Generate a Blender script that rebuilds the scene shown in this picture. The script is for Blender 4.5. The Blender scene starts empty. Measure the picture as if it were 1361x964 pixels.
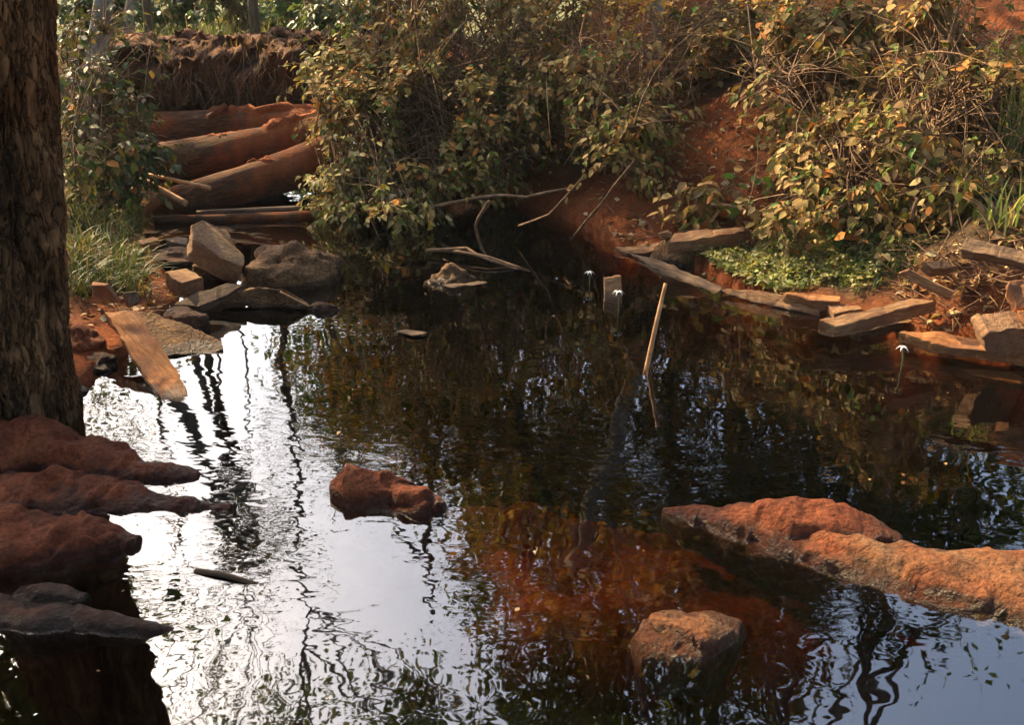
import bpy, bmesh, math, random
import numpy as np
from mathutils import Vector, Matrix, Quaternion

random.seed(7); rng = np.random.default_rng(7)
R = math.radians
scene = bpy.context.scene
col = scene.collection

# ---------------------------------------------------------------- camera, sky, sun, exposure
F, CX, CY, H = 1335.0, 680.5, 482.0, 2.0
PITCH = math.atan((CY + 40) / F)
cam = bpy.data.cameras.new('camera'); cam_o = bpy.data.objects.new('camera', cam); col.objects.link(cam_o)
cam.sensor_width = 36; cam.lens = 36 * F / 1361; cam.clip_end = 2000; cam.clip_start = 0.05
cam_o.location = (0, 0, H); cam_o.rotation_euler = (math.pi / 2 - PITCH, 0, 0)
scene.camera = cam_o

SUN_EL, SUN_AZ = R(38), R(-43)          # azimuth measured from +Y (straight ahead) towards +X
w = bpy.data.worlds.new('World'); scene.world = w; w.use_nodes = True
nt = w.node_tree; nt.nodes.clear()
sky = nt.nodes.new('ShaderNodeTexSky'); sky.sky_type = 'NISHITA'; sky.sun_disc = False
sky.sun_elevation = SUN_EL; sky.sun_rotation = SUN_AZ; sky.dust_density = 4.0; sky.air_density = 1.0; sky.ozone_density = 1.0
bg = nt.nodes.new('ShaderNodeBackground'); bg.inputs['Strength'].default_value = 0.15
wo = nt.nodes.new('ShaderNodeOutputWorld')
nt.links.new(sky.outputs[0], bg.inputs[0]); nt.links.new(bg.outputs[0], wo.inputs[0])

sun = bpy.data.lights.new('sun', 'SUN'); sun.energy = 5.0; sun.angle = R(0.7); sun.color = (1.0, 0.74, 0.40)
sun_o = bpy.data.objects.new('sun', sun); col.objects.link(sun_o)
TO_SUN = Vector((math.cos(SUN_EL) * math.sin(SUN_AZ), math.cos(SUN_EL) * math.cos(SUN_AZ), math.sin(SUN_EL)))
sun_o.rotation_euler = TO_SUN.to_track_quat('Z', 'Y').to_euler(); sun_o.location = (0, 0, 40)

vs = scene.view_settings; vs.view_transform = 'Standard'; vs.look = 'None'; vs.gamma = 1; vs.exposure = 1.85
scene.render.engine = 'CYCLES'
cy = scene.cycles
cy.use_denoising = True; cy.max_bounces = 8; cy.diffuse_bounces = 3; cy.glossy_bounces = 3
cy.transparent_max_bounces = 12; cy.transmission_bounces = 4; cy.volume_bounces = 0
cy.caustics_reflective = False; cy.caustics_refractive = False; cy.sample_clamp_indirect = 6

# ---------------------------------------------------------------- picture helpers: a point of the photo put at a real place
UP = Vector((0, math.sin(PITCH), math.cos(PITCH))); FW = Vector((0, math.cos(PITCH), -math.sin(PITCH)))
CAM = Vector((0, 0, H))
def ray(px, py): return Vector(((px - CX) / F, 0, 0)) + UP * (-(py - CY) / F) + FW
def P(px, py, z=0.0):
    d = ray(px, py); t = (z - H) / d.z
    return CAM + d * t
def PD(px, py, y):
    d = ray(px, py); return CAM + d * (y / d.y)
def RF(px, py, y):                       # where the reflected ray of that pixel is at distance y
    p = P(px, py, 0); d = ray(px, py); t = (y - p.y) / d.y
    return Vector((p.x + d.x * t, y, -d.z * t))

# ---------------------------------------------------------------- numpy noise
def _h(ix, iy, iz, s):
    n = (ix * 374761393 + iy * 668265263 + iz * 2147483647 + s * 1274126177) & 0xFFFFFFFF
    n = ((n ^ (n >> 13)) * 1274126177) & 0xFFFFFFFF
    n = ((n ^ (n >> 16)) * 2246822519) & 0xFFFFFFFF
    return ((n ^ (n >> 15)) & 0xFFFF) / 65535.0
def vnoise(p, seed=0):
    p = np.asarray(p, float); i = np.floor(p).astype(np.int64); f = p - i; f = f * f * f * (f * (f * 6 - 15) + 10)
    out = 0
    for a in (0, 1):
        for b in (0, 1):
            for c in (0, 1):
                wgt = (f[..., 0] if a else 1 - f[..., 0]) * (f[..., 1] if b else 1 - f[..., 1]) * (f[..., 2] if c else 1 - f[..., 2])
                out = out + wgt * _h(i[..., 0] + a, i[..., 1] + b, i[..., 2] + c, seed)
    return out * 2 - 1
def fbm(p, seed=0, octv=4, gain=.5):
    p = np.asarray(p, float); o = 0; a = 1.0
    for k in range(octv):
        o = o + a * vnoise(p * (2.03 ** k) + 17.3 * k, seed + k); a *= gain
    return o

# ---------------------------------------------------------------- materials
def mat(name):
    m = bpy.data.materials.new(name); m.use_nodes = True; t = m.node_tree
    b = t.nodes['Principled BSDF']; return m, t, b
def N(t, kind, **kw):
    n = t.nodes.new(kind)
    for k, v in kw.items():
        if k in n.inputs: n.inputs[k].default_value = v
        else: setattr(n, k, v)
    return n
def noise(t, scale, detail=5, rough=.55, vec=None, stretch=None):
    tc = N(t, 'ShaderNodeTexCoord'); src = tc.outputs['Object']
    if stretch:
        mp = N(t, 'ShaderNodeMapping'); mp.inputs['Scale'].default_value = stretch
        t.links.new(src, mp.inputs[0]); src = mp.outputs[0]
    n = N(t, 'ShaderNodeTexNoise', Scale=scale, Detail=detail, Roughness=rough); t.links.new(src, n.inputs['Vector'])
    return n
def ramp(t, fac, stops):
    r = N(t, 'ShaderNodeValToRGB'); e = r.color_ramp.elements
    while len(e) > 1: e.remove(e[-1])
    e[0].position = stops[0][0]; e[0].color = (*stops[0][1], 1)
    for p, c in stops[1:]:
        x = e.new(p); x.color = (*c, 1)
    t.links.new(fac, r.inputs[0]); return r
def mixc(t, fac, a, b, mode='MIX'):
    m = N(t, 'ShaderNodeMixRGB', blend_type=mode)
    for i, v in ((0, fac), (1, a), (2, b)):
        if hasattr(v, 'is_linked') or hasattr(v, 'links'): t.links.new(v, m.inputs[i])
        elif isinstance(v, tuple): m.inputs[i].default_value = (*v, 1)
        else: m.inputs[i].default_value = v
    return m.outputs[0]
def bump(t, b, h, strength, dist):
    n = N(t, 'ShaderNodeBump', Strength=strength, Distance=dist); t.links.new(h, n.inputs['Height']); t.links.new(n.outputs[0], b.inputs['Normal'])

def surf(name, stops, scale, rough=.9, b1=(30, .6, .02), fine=None, stretch=None, spec=.25, wet=None, crack=None, mud=None):
    m, t, b = mat(name)
    n = noise(t, scale, 6, .6, stretch=stretch); r = ramp(t, n.outputs[0], stops); c = r.outputs[0]
    if fine:
        n3 = noise(t, fine[0], 4, .7, stretch=stretch); c = mixc(t, fine[1], c, ramp(t, n3.outputs[0], [(.3, (.25, .25, .25)), (.7, (1.5, 1.5, 1.5))]).outputs[0], 'MULTIPLY')
    b.inputs['Roughness'].default_value = rough; b.inputs['Specular IOR Level'].default_value = spec
    if mud:                       # caked red mud and grey weathering in blotches
        nm = noise(t, 3.5, 6, .7); c = mixc(t, ramp(t, nm.outputs[0], [(.47, (0, 0, 0)), (.60, (mud, mud, mud))]).outputs[0], c, (.20, .07, .026))
        ng = noise(t, 2.1, 6, .75); c = mixc(t, ramp(t, ng.outputs[0], [(.50, (0, 0, 0)), (.66, (.55, .55, .55))]).outputs[0], c, (.13, .10, .075))
    if wet:                       # soaked margin: the splash line of the water, ragged and glossy
        g = N(t, 'ShaderNodeNewGeometry'); sp = N(t, 'ShaderNodeSeparateXYZ'); t.links.new(g.outputs['Position'], sp.inputs[0])
        nw = N(t, 'ShaderNodeTexNoise', Scale=9, Detail=4); t.links.new(g.outputs['Position'], nw.inputs['Vector'])
        ma = N(t, 'ShaderNodeMath', operation='MULTIPLY_ADD'); t.links.new(nw.outputs[0], ma.inputs[0]); ma.inputs[1].default_value = -.07; t.links.new(sp.outputs[2], ma.inputs[2])
        mr = N(t, 'ShaderNodeMapRange'); t.links.new(ma.outputs[0], mr.inputs[0]); mr.inputs[1].default_value = wet - .035; mr.inputs[2].default_value = wet - .05; mr.inputs[3].default_value = 0; mr.inputs[4].default_value = 1
        c = mixc(t, mr.outputs[0], c, mixc(t, 1.0, c, (.42, .38, .36), 'MULTIPLY'))
        rr = N(t, 'ShaderNodeMapRange'); t.links.new(mr.outputs[0], rr.inputs[0]); rr.inputs[3].default_value = rough; rr.inputs[4].default_value = .3; t.links.new(rr.outputs[0], b.inputs['Roughness'])
    t.links.new(c, b.inputs['Base Color'])
    n2 = noise(t, b1[0], 6, .65, stretch=stretch); h = n2.outputs[0]
    if crack:
        vr = N(t, 'ShaderNodeTexVoronoi', feature='DISTANCE_TO_EDGE', Scale=crack); tc = N(t, 'ShaderNodeTexCoord'); nd = noise(t, crack * 1.5, 4)
        va = N(t, 'ShaderNodeVectorMath', operation='ADD'); t.links.new(tc.outputs['Object'], va.inputs[0]); sc = N(t, 'ShaderNodeVectorMath', operation='SCALE'); sc.inputs['Scale'].default_value = .25; t.links.new(nd.outputs[1], sc.inputs[0]); t.links.new(sc.outputs[0], va.inputs[1]); t.links.new(va.outputs[0], vr.inputs['Vector'])
        cr = ramp(t, vr.outputs[0], [(.0, (0, 0, 0)), (.05, (.5, .5, .5))]).outputs[0]; h = mixc(t, .6, h, cr, 'ADD')
    bump(t, b, h, b1[1], b1[2])
    return m
SOIL = [(.3, (.13, .034, .011)), (.5, (.25, .068, .02)), (.7, (.35, .11, .036))]
M = {}
M['soil'] = surf('red_soil', SOIL, 2.2, .95, (22, .9, .04), (45, .6))
M['humus'] = surf('dark_root_earth', [(.3, (.05, .025, .013)), (.5, (.13, .06, .028)), (.72, (.24, .10, .045))], 4, .95, (30, 1, .04), (50, .7))
M['mud_rock'] = surf('red_mud_rock', [(.3, (.09, .022, .008)), (.5, (.20, .05, .016)), (.72, (.32, .10, .035))], 5, .85, (34, 1.0, .05), (55, .8), wet=.045)
M['brown_rock'] = surf('brown_rock', [(.3, (.085, .043, .02)), (.5, (.19, .10, .043)), (.7, (.33, .185, .082))], 5, .85, (36, 1.0, .05), (50, .85), wet=.045, crack=5)
M['dark_rock'] = surf('dark_wet_rock', [(.3, (.028, .011, .006)), (.55, (.075, .030, .015)), (.75, (.15, .065, .032))], 6, .75, (30, .9, .04), (60, .6), spec=.2, wet=.04)
M['stone_two'] = surf('mud_stained_stone', [(.36, (.22, .055, .017)), (.5, (.21, .085, .034)), (.62, (.20, .125, .068))], 2.2, .85, (34, 1.0, .05), (55, .8), wet=.045)
WG = (1.2, 14, 14)
M['plank'] = surf('dusty_plank', [(.3, (.17, .085, .04)), (.5, (.33, .18, .085)), (.72, (.45, .28, .14))], 3, .85, (12, .8, .015), (9, .7), WG, wet=.03, mud=.75)
M['plank_red'] = surf('red_dusted_plank', [(.3, (.24, .085, .027)), (.5, (.44, .185, .066)), (.72, (.53, .28, .12))], 3, .88, (12, .8, .015), (9, .65), WG, wet=.03, mud=.8)
M['plank_dark'] = surf('weathered_dark_wood', [(.3, (.05, .03, .018)), (.5, (.12, .07, .04)), (.72, (.22, .13, .07))], 3, .75, (12, .7, .015), (9, .7), WG)
M['stump'] = surf('sawn_wood', [(.3, (.22, .11, .055)), (.5, (.34, .20, .10)), (.72, (.46, .30, .17))], 7, .88, (30, .9, .02), (40, .6), wet=.03, mud=.6)
M['stick'] = surf('bare_stick', [(.3, (.25, .12, .05)), (.5, (.45, .24, .11)), (.7, (.6, .36, .18))], 12, .8, (40, .5, .005))
M['twig'] = surf('brown_twig', [(.3, (.07, .038, .02)), (.5, (.18, .105, .058)), (.7, (.32, .20, .115))], 14, .9, (40, .5, .005))
M['grey_trunk'] = surf('pale_bark', [(.3, (.10, .09, .075)), (.5, (.22, .2, .17)), (.7, (.36, .33, .28))], 6, .9, (25, .8, .02), stretch=(3, 3, 1))
M['far_trunk'] = surf('far_bark', [(.3, (.06, .045, .03)), (.5, (.12, .09, .06)), (.7, (.2, .16, .11))], 6, .9, (25, .8, .02), stretch=(3, 3, .6))

def log_material():
    m, t, b = mat('log_bark_with_soil')
    n = noise(t, 8, 6, .65, stretch=(1, 5, 5)); bark = ramp(t, n.outputs[0], [(.3, (.04, .02, .011)), (.5, (.105, .052, .027)), (.72, (.20, .105, .055))]).outputs[0]
    n2 = noise(t, 4, 6, .6); soil = ramp(t, n2.outputs[0], SOIL).outputs[0]
    n4 = noise(t, 2.6, 5, .7); f = ramp(t, n4.outputs[0], [(.45, (0, 0, 0)), (.60, (.85, .85, .85))]).outputs[0]
    t.links.new(mixc(t, f, bark, soil), b.inputs['Base Color']); b.inputs['Roughness'].default_value = .92; b.inputs['Specular IOR Level'].default_value = .2
    n3 = noise(t, 26, 6, .7, stretch=(1, 3, 3)); bump(t, b, n3.outputs[0], .9, .03); return m
M['log'] = log_material()

def bark_material():
    m, t, b = mat('ridged_tree_bark'); at = N(t, 'ShaderNodeAttribute', attribute_name='Col')
    tc = N(t, 'ShaderNodeTexCoord'); mp = N(t, 'ShaderNodeMapping'); mp.inputs['Scale'].default_value = (1, 1, .3); t.links.new(tc.outputs['Object'], mp.inputs[0])
    nd = N(t, 'ShaderNodeTexNoise', Scale=6, Detail=5, Roughness=.65); t.links.new(mp.outputs[0], nd.inputs['Vector'])
    sc = N(t, 'ShaderNodeVectorMath', operation='SCALE'); sc.inputs['Scale'].default_value = .34; t.links.new(nd.outputs[1], sc.inputs[0])
    va = N(t, 'ShaderNodeVectorMath', operation='ADD'); t.links.new(mp.outputs[0], va.inputs[0]); t.links.new(sc.outputs[0], va.inputs[1])
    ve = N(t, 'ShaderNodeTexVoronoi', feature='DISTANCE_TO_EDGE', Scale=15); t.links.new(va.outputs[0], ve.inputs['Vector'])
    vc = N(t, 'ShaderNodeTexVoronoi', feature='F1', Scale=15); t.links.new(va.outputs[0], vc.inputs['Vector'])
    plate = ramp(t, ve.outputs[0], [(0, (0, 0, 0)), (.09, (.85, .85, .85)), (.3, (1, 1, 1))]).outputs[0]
    n = noise(t, 16, 7, .7, stretch=(1, 1, .3)); c1 = ramp(t, n.outputs[0], [(.30, (.075, .042, .022)), (.5, (.19, .115, .06)), (.70, (.36, .235, .13))]).outputs[0]
    bw = N(t, 'ShaderNodeRGBToBW'); t.links.new(vc.outputs['Color'], bw.inputs[0])
    c = mixc(t, .75, c1, ramp(t, bw.outputs[0], [(.2, (.55, .5, .45)), (.8, (1.45, 1.4, 1.35))]).outputs[0], 'MULTIPLY')
    n2 = noise(t, 1.6, 5, .6); red = ramp(t, n2.outputs[0], [(.48, (0, 0, 0)), (.7, (.6, .6, .6))]).outputs[0]; c = mixc(t, red, c, (.28, .115, .042))
    c = mixc(t, 1.0, c, at.outputs[0], 'MULTIPLY'); c = mixc(t, plate, mixc(t, 1.0, c, (.6, .56, .52), 'MULTIPLY'), c); t.links.new(c, b.inputs['Base Color'])  # crack lines darkened in the colour to stand in for shade in them
    b.inputs['Roughness'].default_value = .92; b.inputs['Specular IOR Level'].default_value = .15
    n3 = noise(t, 40, 8, .75, stretch=(1, 1, .35)); h = mixc(t, .45, plate, n3.outputs[0], 'ADD'); bump(t, b, h, 1, .03); return m
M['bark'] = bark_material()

def leaf_material(name, transl=.3, rough=.55, spec=.3):
    m, t, b = mat(name); out = t.nodes['Material Output']
    a = N(t, 'ShaderNodeAttribute', attribute_name='Col')
    n = noise(t, 35, 3, .6); c = mixc(t, .5, a.outputs[0], ramp(t, n.outputs[0], [(.3, (.55, .55, .55)), (.7, (1.35, 1.35, 1.35))]).outputs[0], 'MULTIPLY')
    t.links.new(c, b.inputs['Base Color']); b.inputs['Roughness'].default_value = rough; b.inputs['Specular IOR Level'].default_value = spec
    tr = N(t, 'ShaderNodeBsdfTranslucent'); t.links.new(mixc(t, 1.0, c, (1.0, .95, .5), 'MULTIPLY'), tr.inputs[0])
    mx = N(t, 'ShaderNodeMixShader'); mx.inputs[0].default_value = transl
    t.links.new(b.outputs[0], mx.inputs[1]); t.links.new(tr.outputs[0], mx.inputs[2]); t.links.new(mx.outputs[0], out.inputs[0]); return m
M['leaf'] = leaf_material('dusty_leaf', .22, .7, .15)
M['green_leaf'] = leaf_material('green_leaf', .35, .5, .3)

def water_material():
    m, t, b = mat('brown_water'); out = t.nodes['Material Output']; t.nodes.remove(b)
    tc = N(t, 'ShaderNodeTexCoord')
    def wav(scale, sx, sy, detail, rot=0, dist=0):
        mp = N(t, 'ShaderNodeMapping'); mp.inputs['Scale'].default_value = (sx, sy, 1); mp.inputs['Rotation'].default_value = (0, 0, rot)
        t.links.new(tc.outputs['Object'], mp.inputs[0])
        n = N(t, 'ShaderNodeTexNoise', Scale=scale, Detail=detail, Roughness=.5, Distortion=dist); t.links.new(mp.outputs[0], n.inputs['Vector']); return n.outputs[0]
    def math_(op, a, b_):
        q = N(t, 'ShaderNodeMath', operation=op)
        for i, v in enumerate((a, b_)):
            if isinstance(v, (int, float)): q.inputs[i].default_value = v
            else: t.links.new(v, q.inputs[i])
        return q.outputs[0]
    broad = wav(2.6, 1, 1.3, 2, .3, .3); fine = wav(9, .8, 1.5, 1, .35, .5); tiny = wav(30, .8, 1.4, 0, -.3, .4)
    patch = ramp(t, wav(.8, 1, 1.2, 3, .2), [(.42, (.10, .10, .10)), (.60, (1, 1, 1))]).outputs[0]
    sp = N(t, 'ShaderNodeSeparateXYZ'); t.links.new(tc.outputs['Object'], sp.inputs[0])
    def win(v, a, b_):
        q = N(t, 'ShaderNodeMapRange', interpolation_type='SMOOTHSTEP'); t.links.new(v, q.inputs[0]); q.inputs[1].default_value = a; q.inputs[2].default_value = b_; return q.outputs[0]
    # the current runs over the shallow bar: rippled there, still in the deep pool behind it
    run = math_('ADD', math_('MULTIPLY', math_('MULTIPLY', win(sp.outputs[1], 5.0, 3.9), win(sp.outputs[1], 2.45, 3.2)), .85), .12)
    mask = math_('MULTIPLY', patch, run)
    h = math_('ADD', math_('ADD', math_('MULTIPLY', broad, .0022), math_('MULTIPLY', wav(6.0, .9, 1.2, 1, -.4, .4), .0003)), math_('ADD', math_('MULTIPLY', math_('MULTIPLY', fine, .0018), mask), math_('MULTIPLY', math_('MULTIPLY', tiny, .00025), mask)))
    bp = N(t, 'ShaderNodeBump', Strength=1.0, Distance=1.0); t.links.new(h, bp.inputs['Height'])
    # reflectance by Schlick's rule, the same from above and below the surface
    ge = N(t, 'ShaderNodeNewGeometry'); dp = N(t, 'ShaderNodeVectorMath', operation='DOT_PRODUCT'); t.links.new(ge.outputs['Incoming'], dp.inputs[0]); t.links.new(bp.outputs[0], dp.inputs[1])
    ab = N(t, 'ShaderNodeMath', operation='ABSOLUTE'); t.links.new(dp.outputs['Value'], ab.inputs[0])
    F0 = .17; fr_out = math_('ADD', math_('MULTIPLY', math_('POWER', math_('SUBTRACT', 1.0, ab.outputs[0]), 5.0), 1 - F0), F0)
    gl = N(t, 'ShaderNodeBsdfGlossy', Roughness=.015); t.links.new(bp.outputs[0], gl.inputs['Normal'])
    tr = N(t, 'ShaderNodeBsdfTransparent')
    mx = N(t, 'ShaderNodeMixShader'); t.links.new(fr_out, mx.inputs[0]); t.links.new(tr.outputs[0], mx.inputs[1]); t.links.new(gl.outputs[0], mx.inputs[2])
    t.links.new(mx.outputs[0], out.inputs['Surface'])
    va = N(t, 'ShaderNodeVolumeAbsorption', Density=8.5); va.inputs['Color'].default_value = (.74, .61, .36, 1)
    t.links.new(va.outputs[0], out.inputs['Volume'])
    return m
M['water'] = water_material()

# ---------------------------------------------------------------- mesh helpers
def link(o, parent=None):
    col.objects.link(o)
    if parent is not None:
        o.parent = parent
        o.matrix_parent_inverse = Matrix.Translation(parent.location).inverted()
    return o
def mesh_obj(name, verts, faces, m, parent=None, smooth=True, cols=None):
    me = bpy.data.meshes.new(name)
    me.from_pydata([tuple(v) for v in verts] if not isinstance(verts, np.ndarray) else verts.tolist(), [], faces if not isinstance(faces, np.ndarray) else faces.tolist())
    if smooth and len(me.polygons): me.polygons.foreach_set('use_smooth', [True] * len(me.polygons))
    if cols is not None:
        a = me.color_attributes.new('Col', 'FLOAT_COLOR', 'POINT'); a.data.foreach_set('color', np.asarray(cols, np.float32).ravel())
    me.materials.append(m); me.update()
    o = bpy.data.objects.new(name, me); link(o, parent); return o
def tag(o, label=None, cat=None, group=None, kind=None):
    if label: o['label'] = label
    if cat: o['category'] = cat
    if group: o['group'] = group
    if kind: o['kind'] = kind
    return o
def empty(name, loc, label=None, cat=None, group=None):
    o = bpy.data.objects.new(name, None); o.location = loc; o.empty_display_size = .1; col.objects.link(o); return tag(o, label, cat, group)

class MB:
    def __init__(s): s.v = []; s.f = []
    def tube(s, pts, rad, n=5, cap=True):
        pts = [Vector(p) for p in pts]; b0 = len(s.v); k = len(pts); prev = None
        for i, p in enumerate(pts):
            d = (pts[min(i + 1, k - 1)] - pts[max(i - 1, 0)])
            d = d.normalized() if d.length > 1e-9 else Vector((0, 0, 1))
            a = (prev - d * prev.dot(d)) if prev is not None else d.orthogonal()
            a = a.normalized() if a.length > 1e-6 else d.orthogonal().normalized()
            prev = a; c = d.cross(a); r = rad[i] if hasattr(rad, '__len__') else rad
            for j in range(n):
                t = 2 * math.pi * j / n; s.v.append(p + (a * math.cos(t) + c * math.sin(t)) * r)
        for i in range(k - 1):
            for j in range(n):
                s.f.append((b0 + i * n + j, b0 + i * n + (j + 1) % n, b0 + (i + 1) * n + (j + 1) % n, b0 + (i + 1) * n + j))
        if cap:
            s.f.append(tuple(b0 + j for j in reversed(range(n)))); s.f.append(tuple(b0 + (k - 1) * n + j for j in range(n)))
    def build(s, name, m, parent=None, smooth=True): return mesh_obj(name, s.v, s.f, m, parent, smooth)

def recenter(o):
    me = o.data; n = len(me.vertices); a = np.empty(n * 3, np.float32); me.vertices.foreach_get('co', a); a = a.reshape(-1, 3)
    c = np.array([(a[:, 0].min() + a[:, 0].max()) / 2, (a[:, 1].min() + a[:, 1].max()) / 2, a[:, 2].min()]); a -= c
    me.vertices.foreach_set('co', a.ravel()); me.update(); o.location = c; return o

# slab: the visible top face traced on its own plane (three points of known height), with real thickness and worn edges
def slab(name, label, cat, outline, plane, thick, m, group=None, bevel=.007, rough=.010, seed=0):
    if len(plane) == 2: a = P(*plane[0]); nrm = Vector(plane[1]).normalized()
    else:
        a, b, c = [P(*q) for q in plane]; nrm = (b - a).cross(c - a).normalized()
    if nrm.z < 0: nrm = -nrm
    pts = []
    for px, py in outline:
        d = ray(px, py); t = (a - CAM).dot(nrm) / d.dot(nrm); pts.append(CAM + d * t)
    bm = bmesh.new(); f = bm.faces.new([bm.verts.new(p) for p in pts])
    if f.normal.dot(nrm) < 0: f.normal_flip()
    bm.faces.ensure_lookup_table()
    ex = bmesh.ops.extrude_face_region(bm, geom=[f]); vv = [g for g in ex['geom'] if isinstance(g, bmesh.types.BMVert)]
    bmesh.ops.translate(bm, verts=vv, vec=-nrm * thick)
    bmesh.ops.recalc_face_normals(bm, faces=bm.faces)
    bmesh.ops.subdivide_edges(bm, edges=[e for e in bm.edges if e.calc_length() > .16], cuts=5, use_grid_fill=True)
    bmesh.ops.bevel(bm, geom=list(bm.edges), offset=bevel, segments=2, affect='EDGES', profile=.6)
    bmesh.ops.triangulate(bm, faces=[f for f in bm.faces if len(f.verts) > 4])
    co = np.array([v.co for v in bm.verts]); d = np.stack([fbm(co * 8 + 31 * k, seed + k, 4, .65) for k in range(3)], 1) * rough
    for v, q in zip(bm.verts, d): v.co += Vector(q)
    me = bpy.data.meshes.new(name); bm.to_mesh(me); bm.free(); me.materials.append(m)
    # rotate the mesh so that local X runs along the piece: the grain follows it
    o = bpy.data.objects.new(name, me); col.objects.link(o)
    L = max(((pts[i] - pts[j]) for i in range(len(pts)) for j in range(i)), key=lambda q: q.length).normalized()
    Y = nrm.cross(L).normalized(); mw = Matrix((L, Y, L.cross(Y))).transposed()
    ctr = sum(pts, Vector()) / len(pts)
    mt = Matrix.Translation(ctr) @ mw.to_4x4(); me.transform(mt.inverted()); o.matrix_world = mt
    return tag(o, label, cat, group)

ico_cache = {}
def ico(sub):
    if sub not in ico_cache:
        bm = bmesh.new(); bmesh.ops.create_icosphere(bm, subdivisions=sub, radius=1)
        ico_cache[sub] = (np.array([v.co[:] for v in bm.verts]), [tuple(v.index for v in f.verts) for f in bm.faces]); bm.free()
    return ico_cache[sub]
def boulder(name, label, ctr, rad, m, rot=0, rough=.18, cuts=6, seed=0, sub=5, cat='rock', group=None):
    v, f = ico(sub); v = v.copy(); r = np.random.default_rng(seed)
    for k in range(cuts):
        n = r.normal(size=3); n[2] = abs(n[2]) * .8; n /= np.linalg.norm(n); d = r.uniform(.62, .88)
        over = np.clip(v @ n - d, 0, None); v -= over[:, None] * n * .85
    nn = v / np.linalg.norm(v, axis=1, keepdims=True)
    v = v + nn * (fbm(v * 1.6 + seed, seed, 3)[:, None] * rough + fbm(v * 7 + seed, seed + 5, 4)[:, None] * rough * .28)
    v = v * np.array(rad); c, s = math.cos(rot), math.sin(rot)
    v = np.stack([v[:, 0] * c - v[:, 1] * s, v[:, 0] * s + v[:, 1] * c, v[:, 2]], 1)
    o = mesh_obj(name, v, f, m); o.location = ctr; return tag(o, label, cat, group)
# rock lofted along a spine: each station (px, py, z0, half width, height above z0)
def spine_rock(name, label, st, m, seed=0, rough=.05, depth=.25, nseg=40, cat='rock', group=None, steps=16, sharp=1.0):
    P0 = [(P(px, py, z0), hw, h) for px, py, z0, hw, h in st]; pts = []
    for i in range(len(P0) - 1):
        for k in range(steps):
            t = k / steps; a, b = P0[i], P0[i + 1]; tt = t * t * (3 - 2 * t) * .5 + t * .5
            pts.append((a[0].lerp(b[0], t), a[1] + (b[1] - a[1]) * tt, a[2] + (b[2] - a[2]) * tt))
    pts.append(P0[-1]); v = []
    for i, (p, hw, h) in enumerate(pts):
        d = pts[min(i + 1, len(pts) - 1)][0] - pts[max(i - 1, 0)][0]; d.z = 0; d.normalize(); s = Vector((d.y, -d.x, 0))
        for j in range(nseg):
            a = 2 * math.pi * j / nseg; ca, sa = math.cos(a), math.sin(a)
            ca = math.copysign(abs(ca) ** sharp, ca)
            v.append(p + s * hw * ca + Vector((0, 0, sa * (h if sa > 0 else depth * min(1, hw * 6)))))
    v = np.array([q[:] for q in v]); n = len(pts)
    hwv = np.repeat([q[1] for q in pts], nseg); am = np.minimum(1, hwv / .1)[:, None]
    dsp = np.stack([fbm(v * 4.6 + 40 * k, seed + k * 3, 6, .6) for k in range(3)], 1)
    rid = np.abs(fbm(v * np.array([5, 5, 8]), seed + 20, 5, .6))[:, None] * np.array([0, 0, -1.0])
    ter = v[:, 2] * 16 + fbm(v * 2.5, seed + 31, 3) * 1.5; ter = (np.round(ter) - ter)[:, None] / 16 * np.array([0, 0, .4])
    v = v + (dsp * np.array([.7, .7, .6]) + rid * .9) * rough * am + ter * am * (v[:, 2:3] > 0)
    f = [(i * nseg + j, i * nseg + (j + 1) % nseg, (i + 1) * nseg + (j + 1) % nseg, (i + 1) * nseg + j) for i in range(n - 1) for j in range(nseg)]
    f.append(tuple(reversed(range(nseg)))); f.append(tuple((n - 1) * nseg + j for j in range(nseg)))
    o = mesh_obj(name, v, f, m); sb = o.modifiers.new('s', 'SUBSURF'); sb.levels = sb.render_levels = 1
    recenter(o); return tag(o, label, cat, group)
def fallen_log(name, label, A, B, r0, r1, m, seed=0, rough=.12, bend=.05, n=20, k=26, cat='log'):
    A, B = Vector(A), Vector(B); L = B - A; d = L.normalized(); s = d.cross(Vector((0, 0, 1))).normalized(); u = s.cross(d); v = []
    for i in range(k):
        t = i / (k - 1); c = A + L * t + u * math.sin(t * math.pi) * bend * L.length; r = r0 + (r1 - r0) * t
        for j in range(n):
            a = 2 * math.pi * j / n; v.append((c + (s * math.cos(a) + u * math.sin(a)) * r)[:] + (r,))
    v = np.array(v); r = v[:, 3:4]; v = v[:, :3]
    ax = (v - np.array(A)) @ np.array([s, u, d]).T
    dsp = np.stack([fbm(ax * np.array([6, 6, 1.6]) + 20 * q, seed + q, 4) for q in range(3)], 1); v = v + dsp * r * rough
    f = [(i * n + j, i * n + (j + 1) % n, (i + 1) * n + (j + 1) % n, (i + 1) * n + j) for i in range(k - 1) for j in range(n)]
    f.append(tuple(reversed(range(n)))); f.append(tuple((k - 1) * n + j for j in range(n)))
    # local X along the log
    mw = Matrix((d, -s, u)).transposed().to_4x4(); mw.translation = (A + B) / 2
    o = mesh_obj(name, v, f, m); o.data.transform(mw.inverted()); o.matrix_world = mw
    return tag(o, label, cat if label else None)

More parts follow.
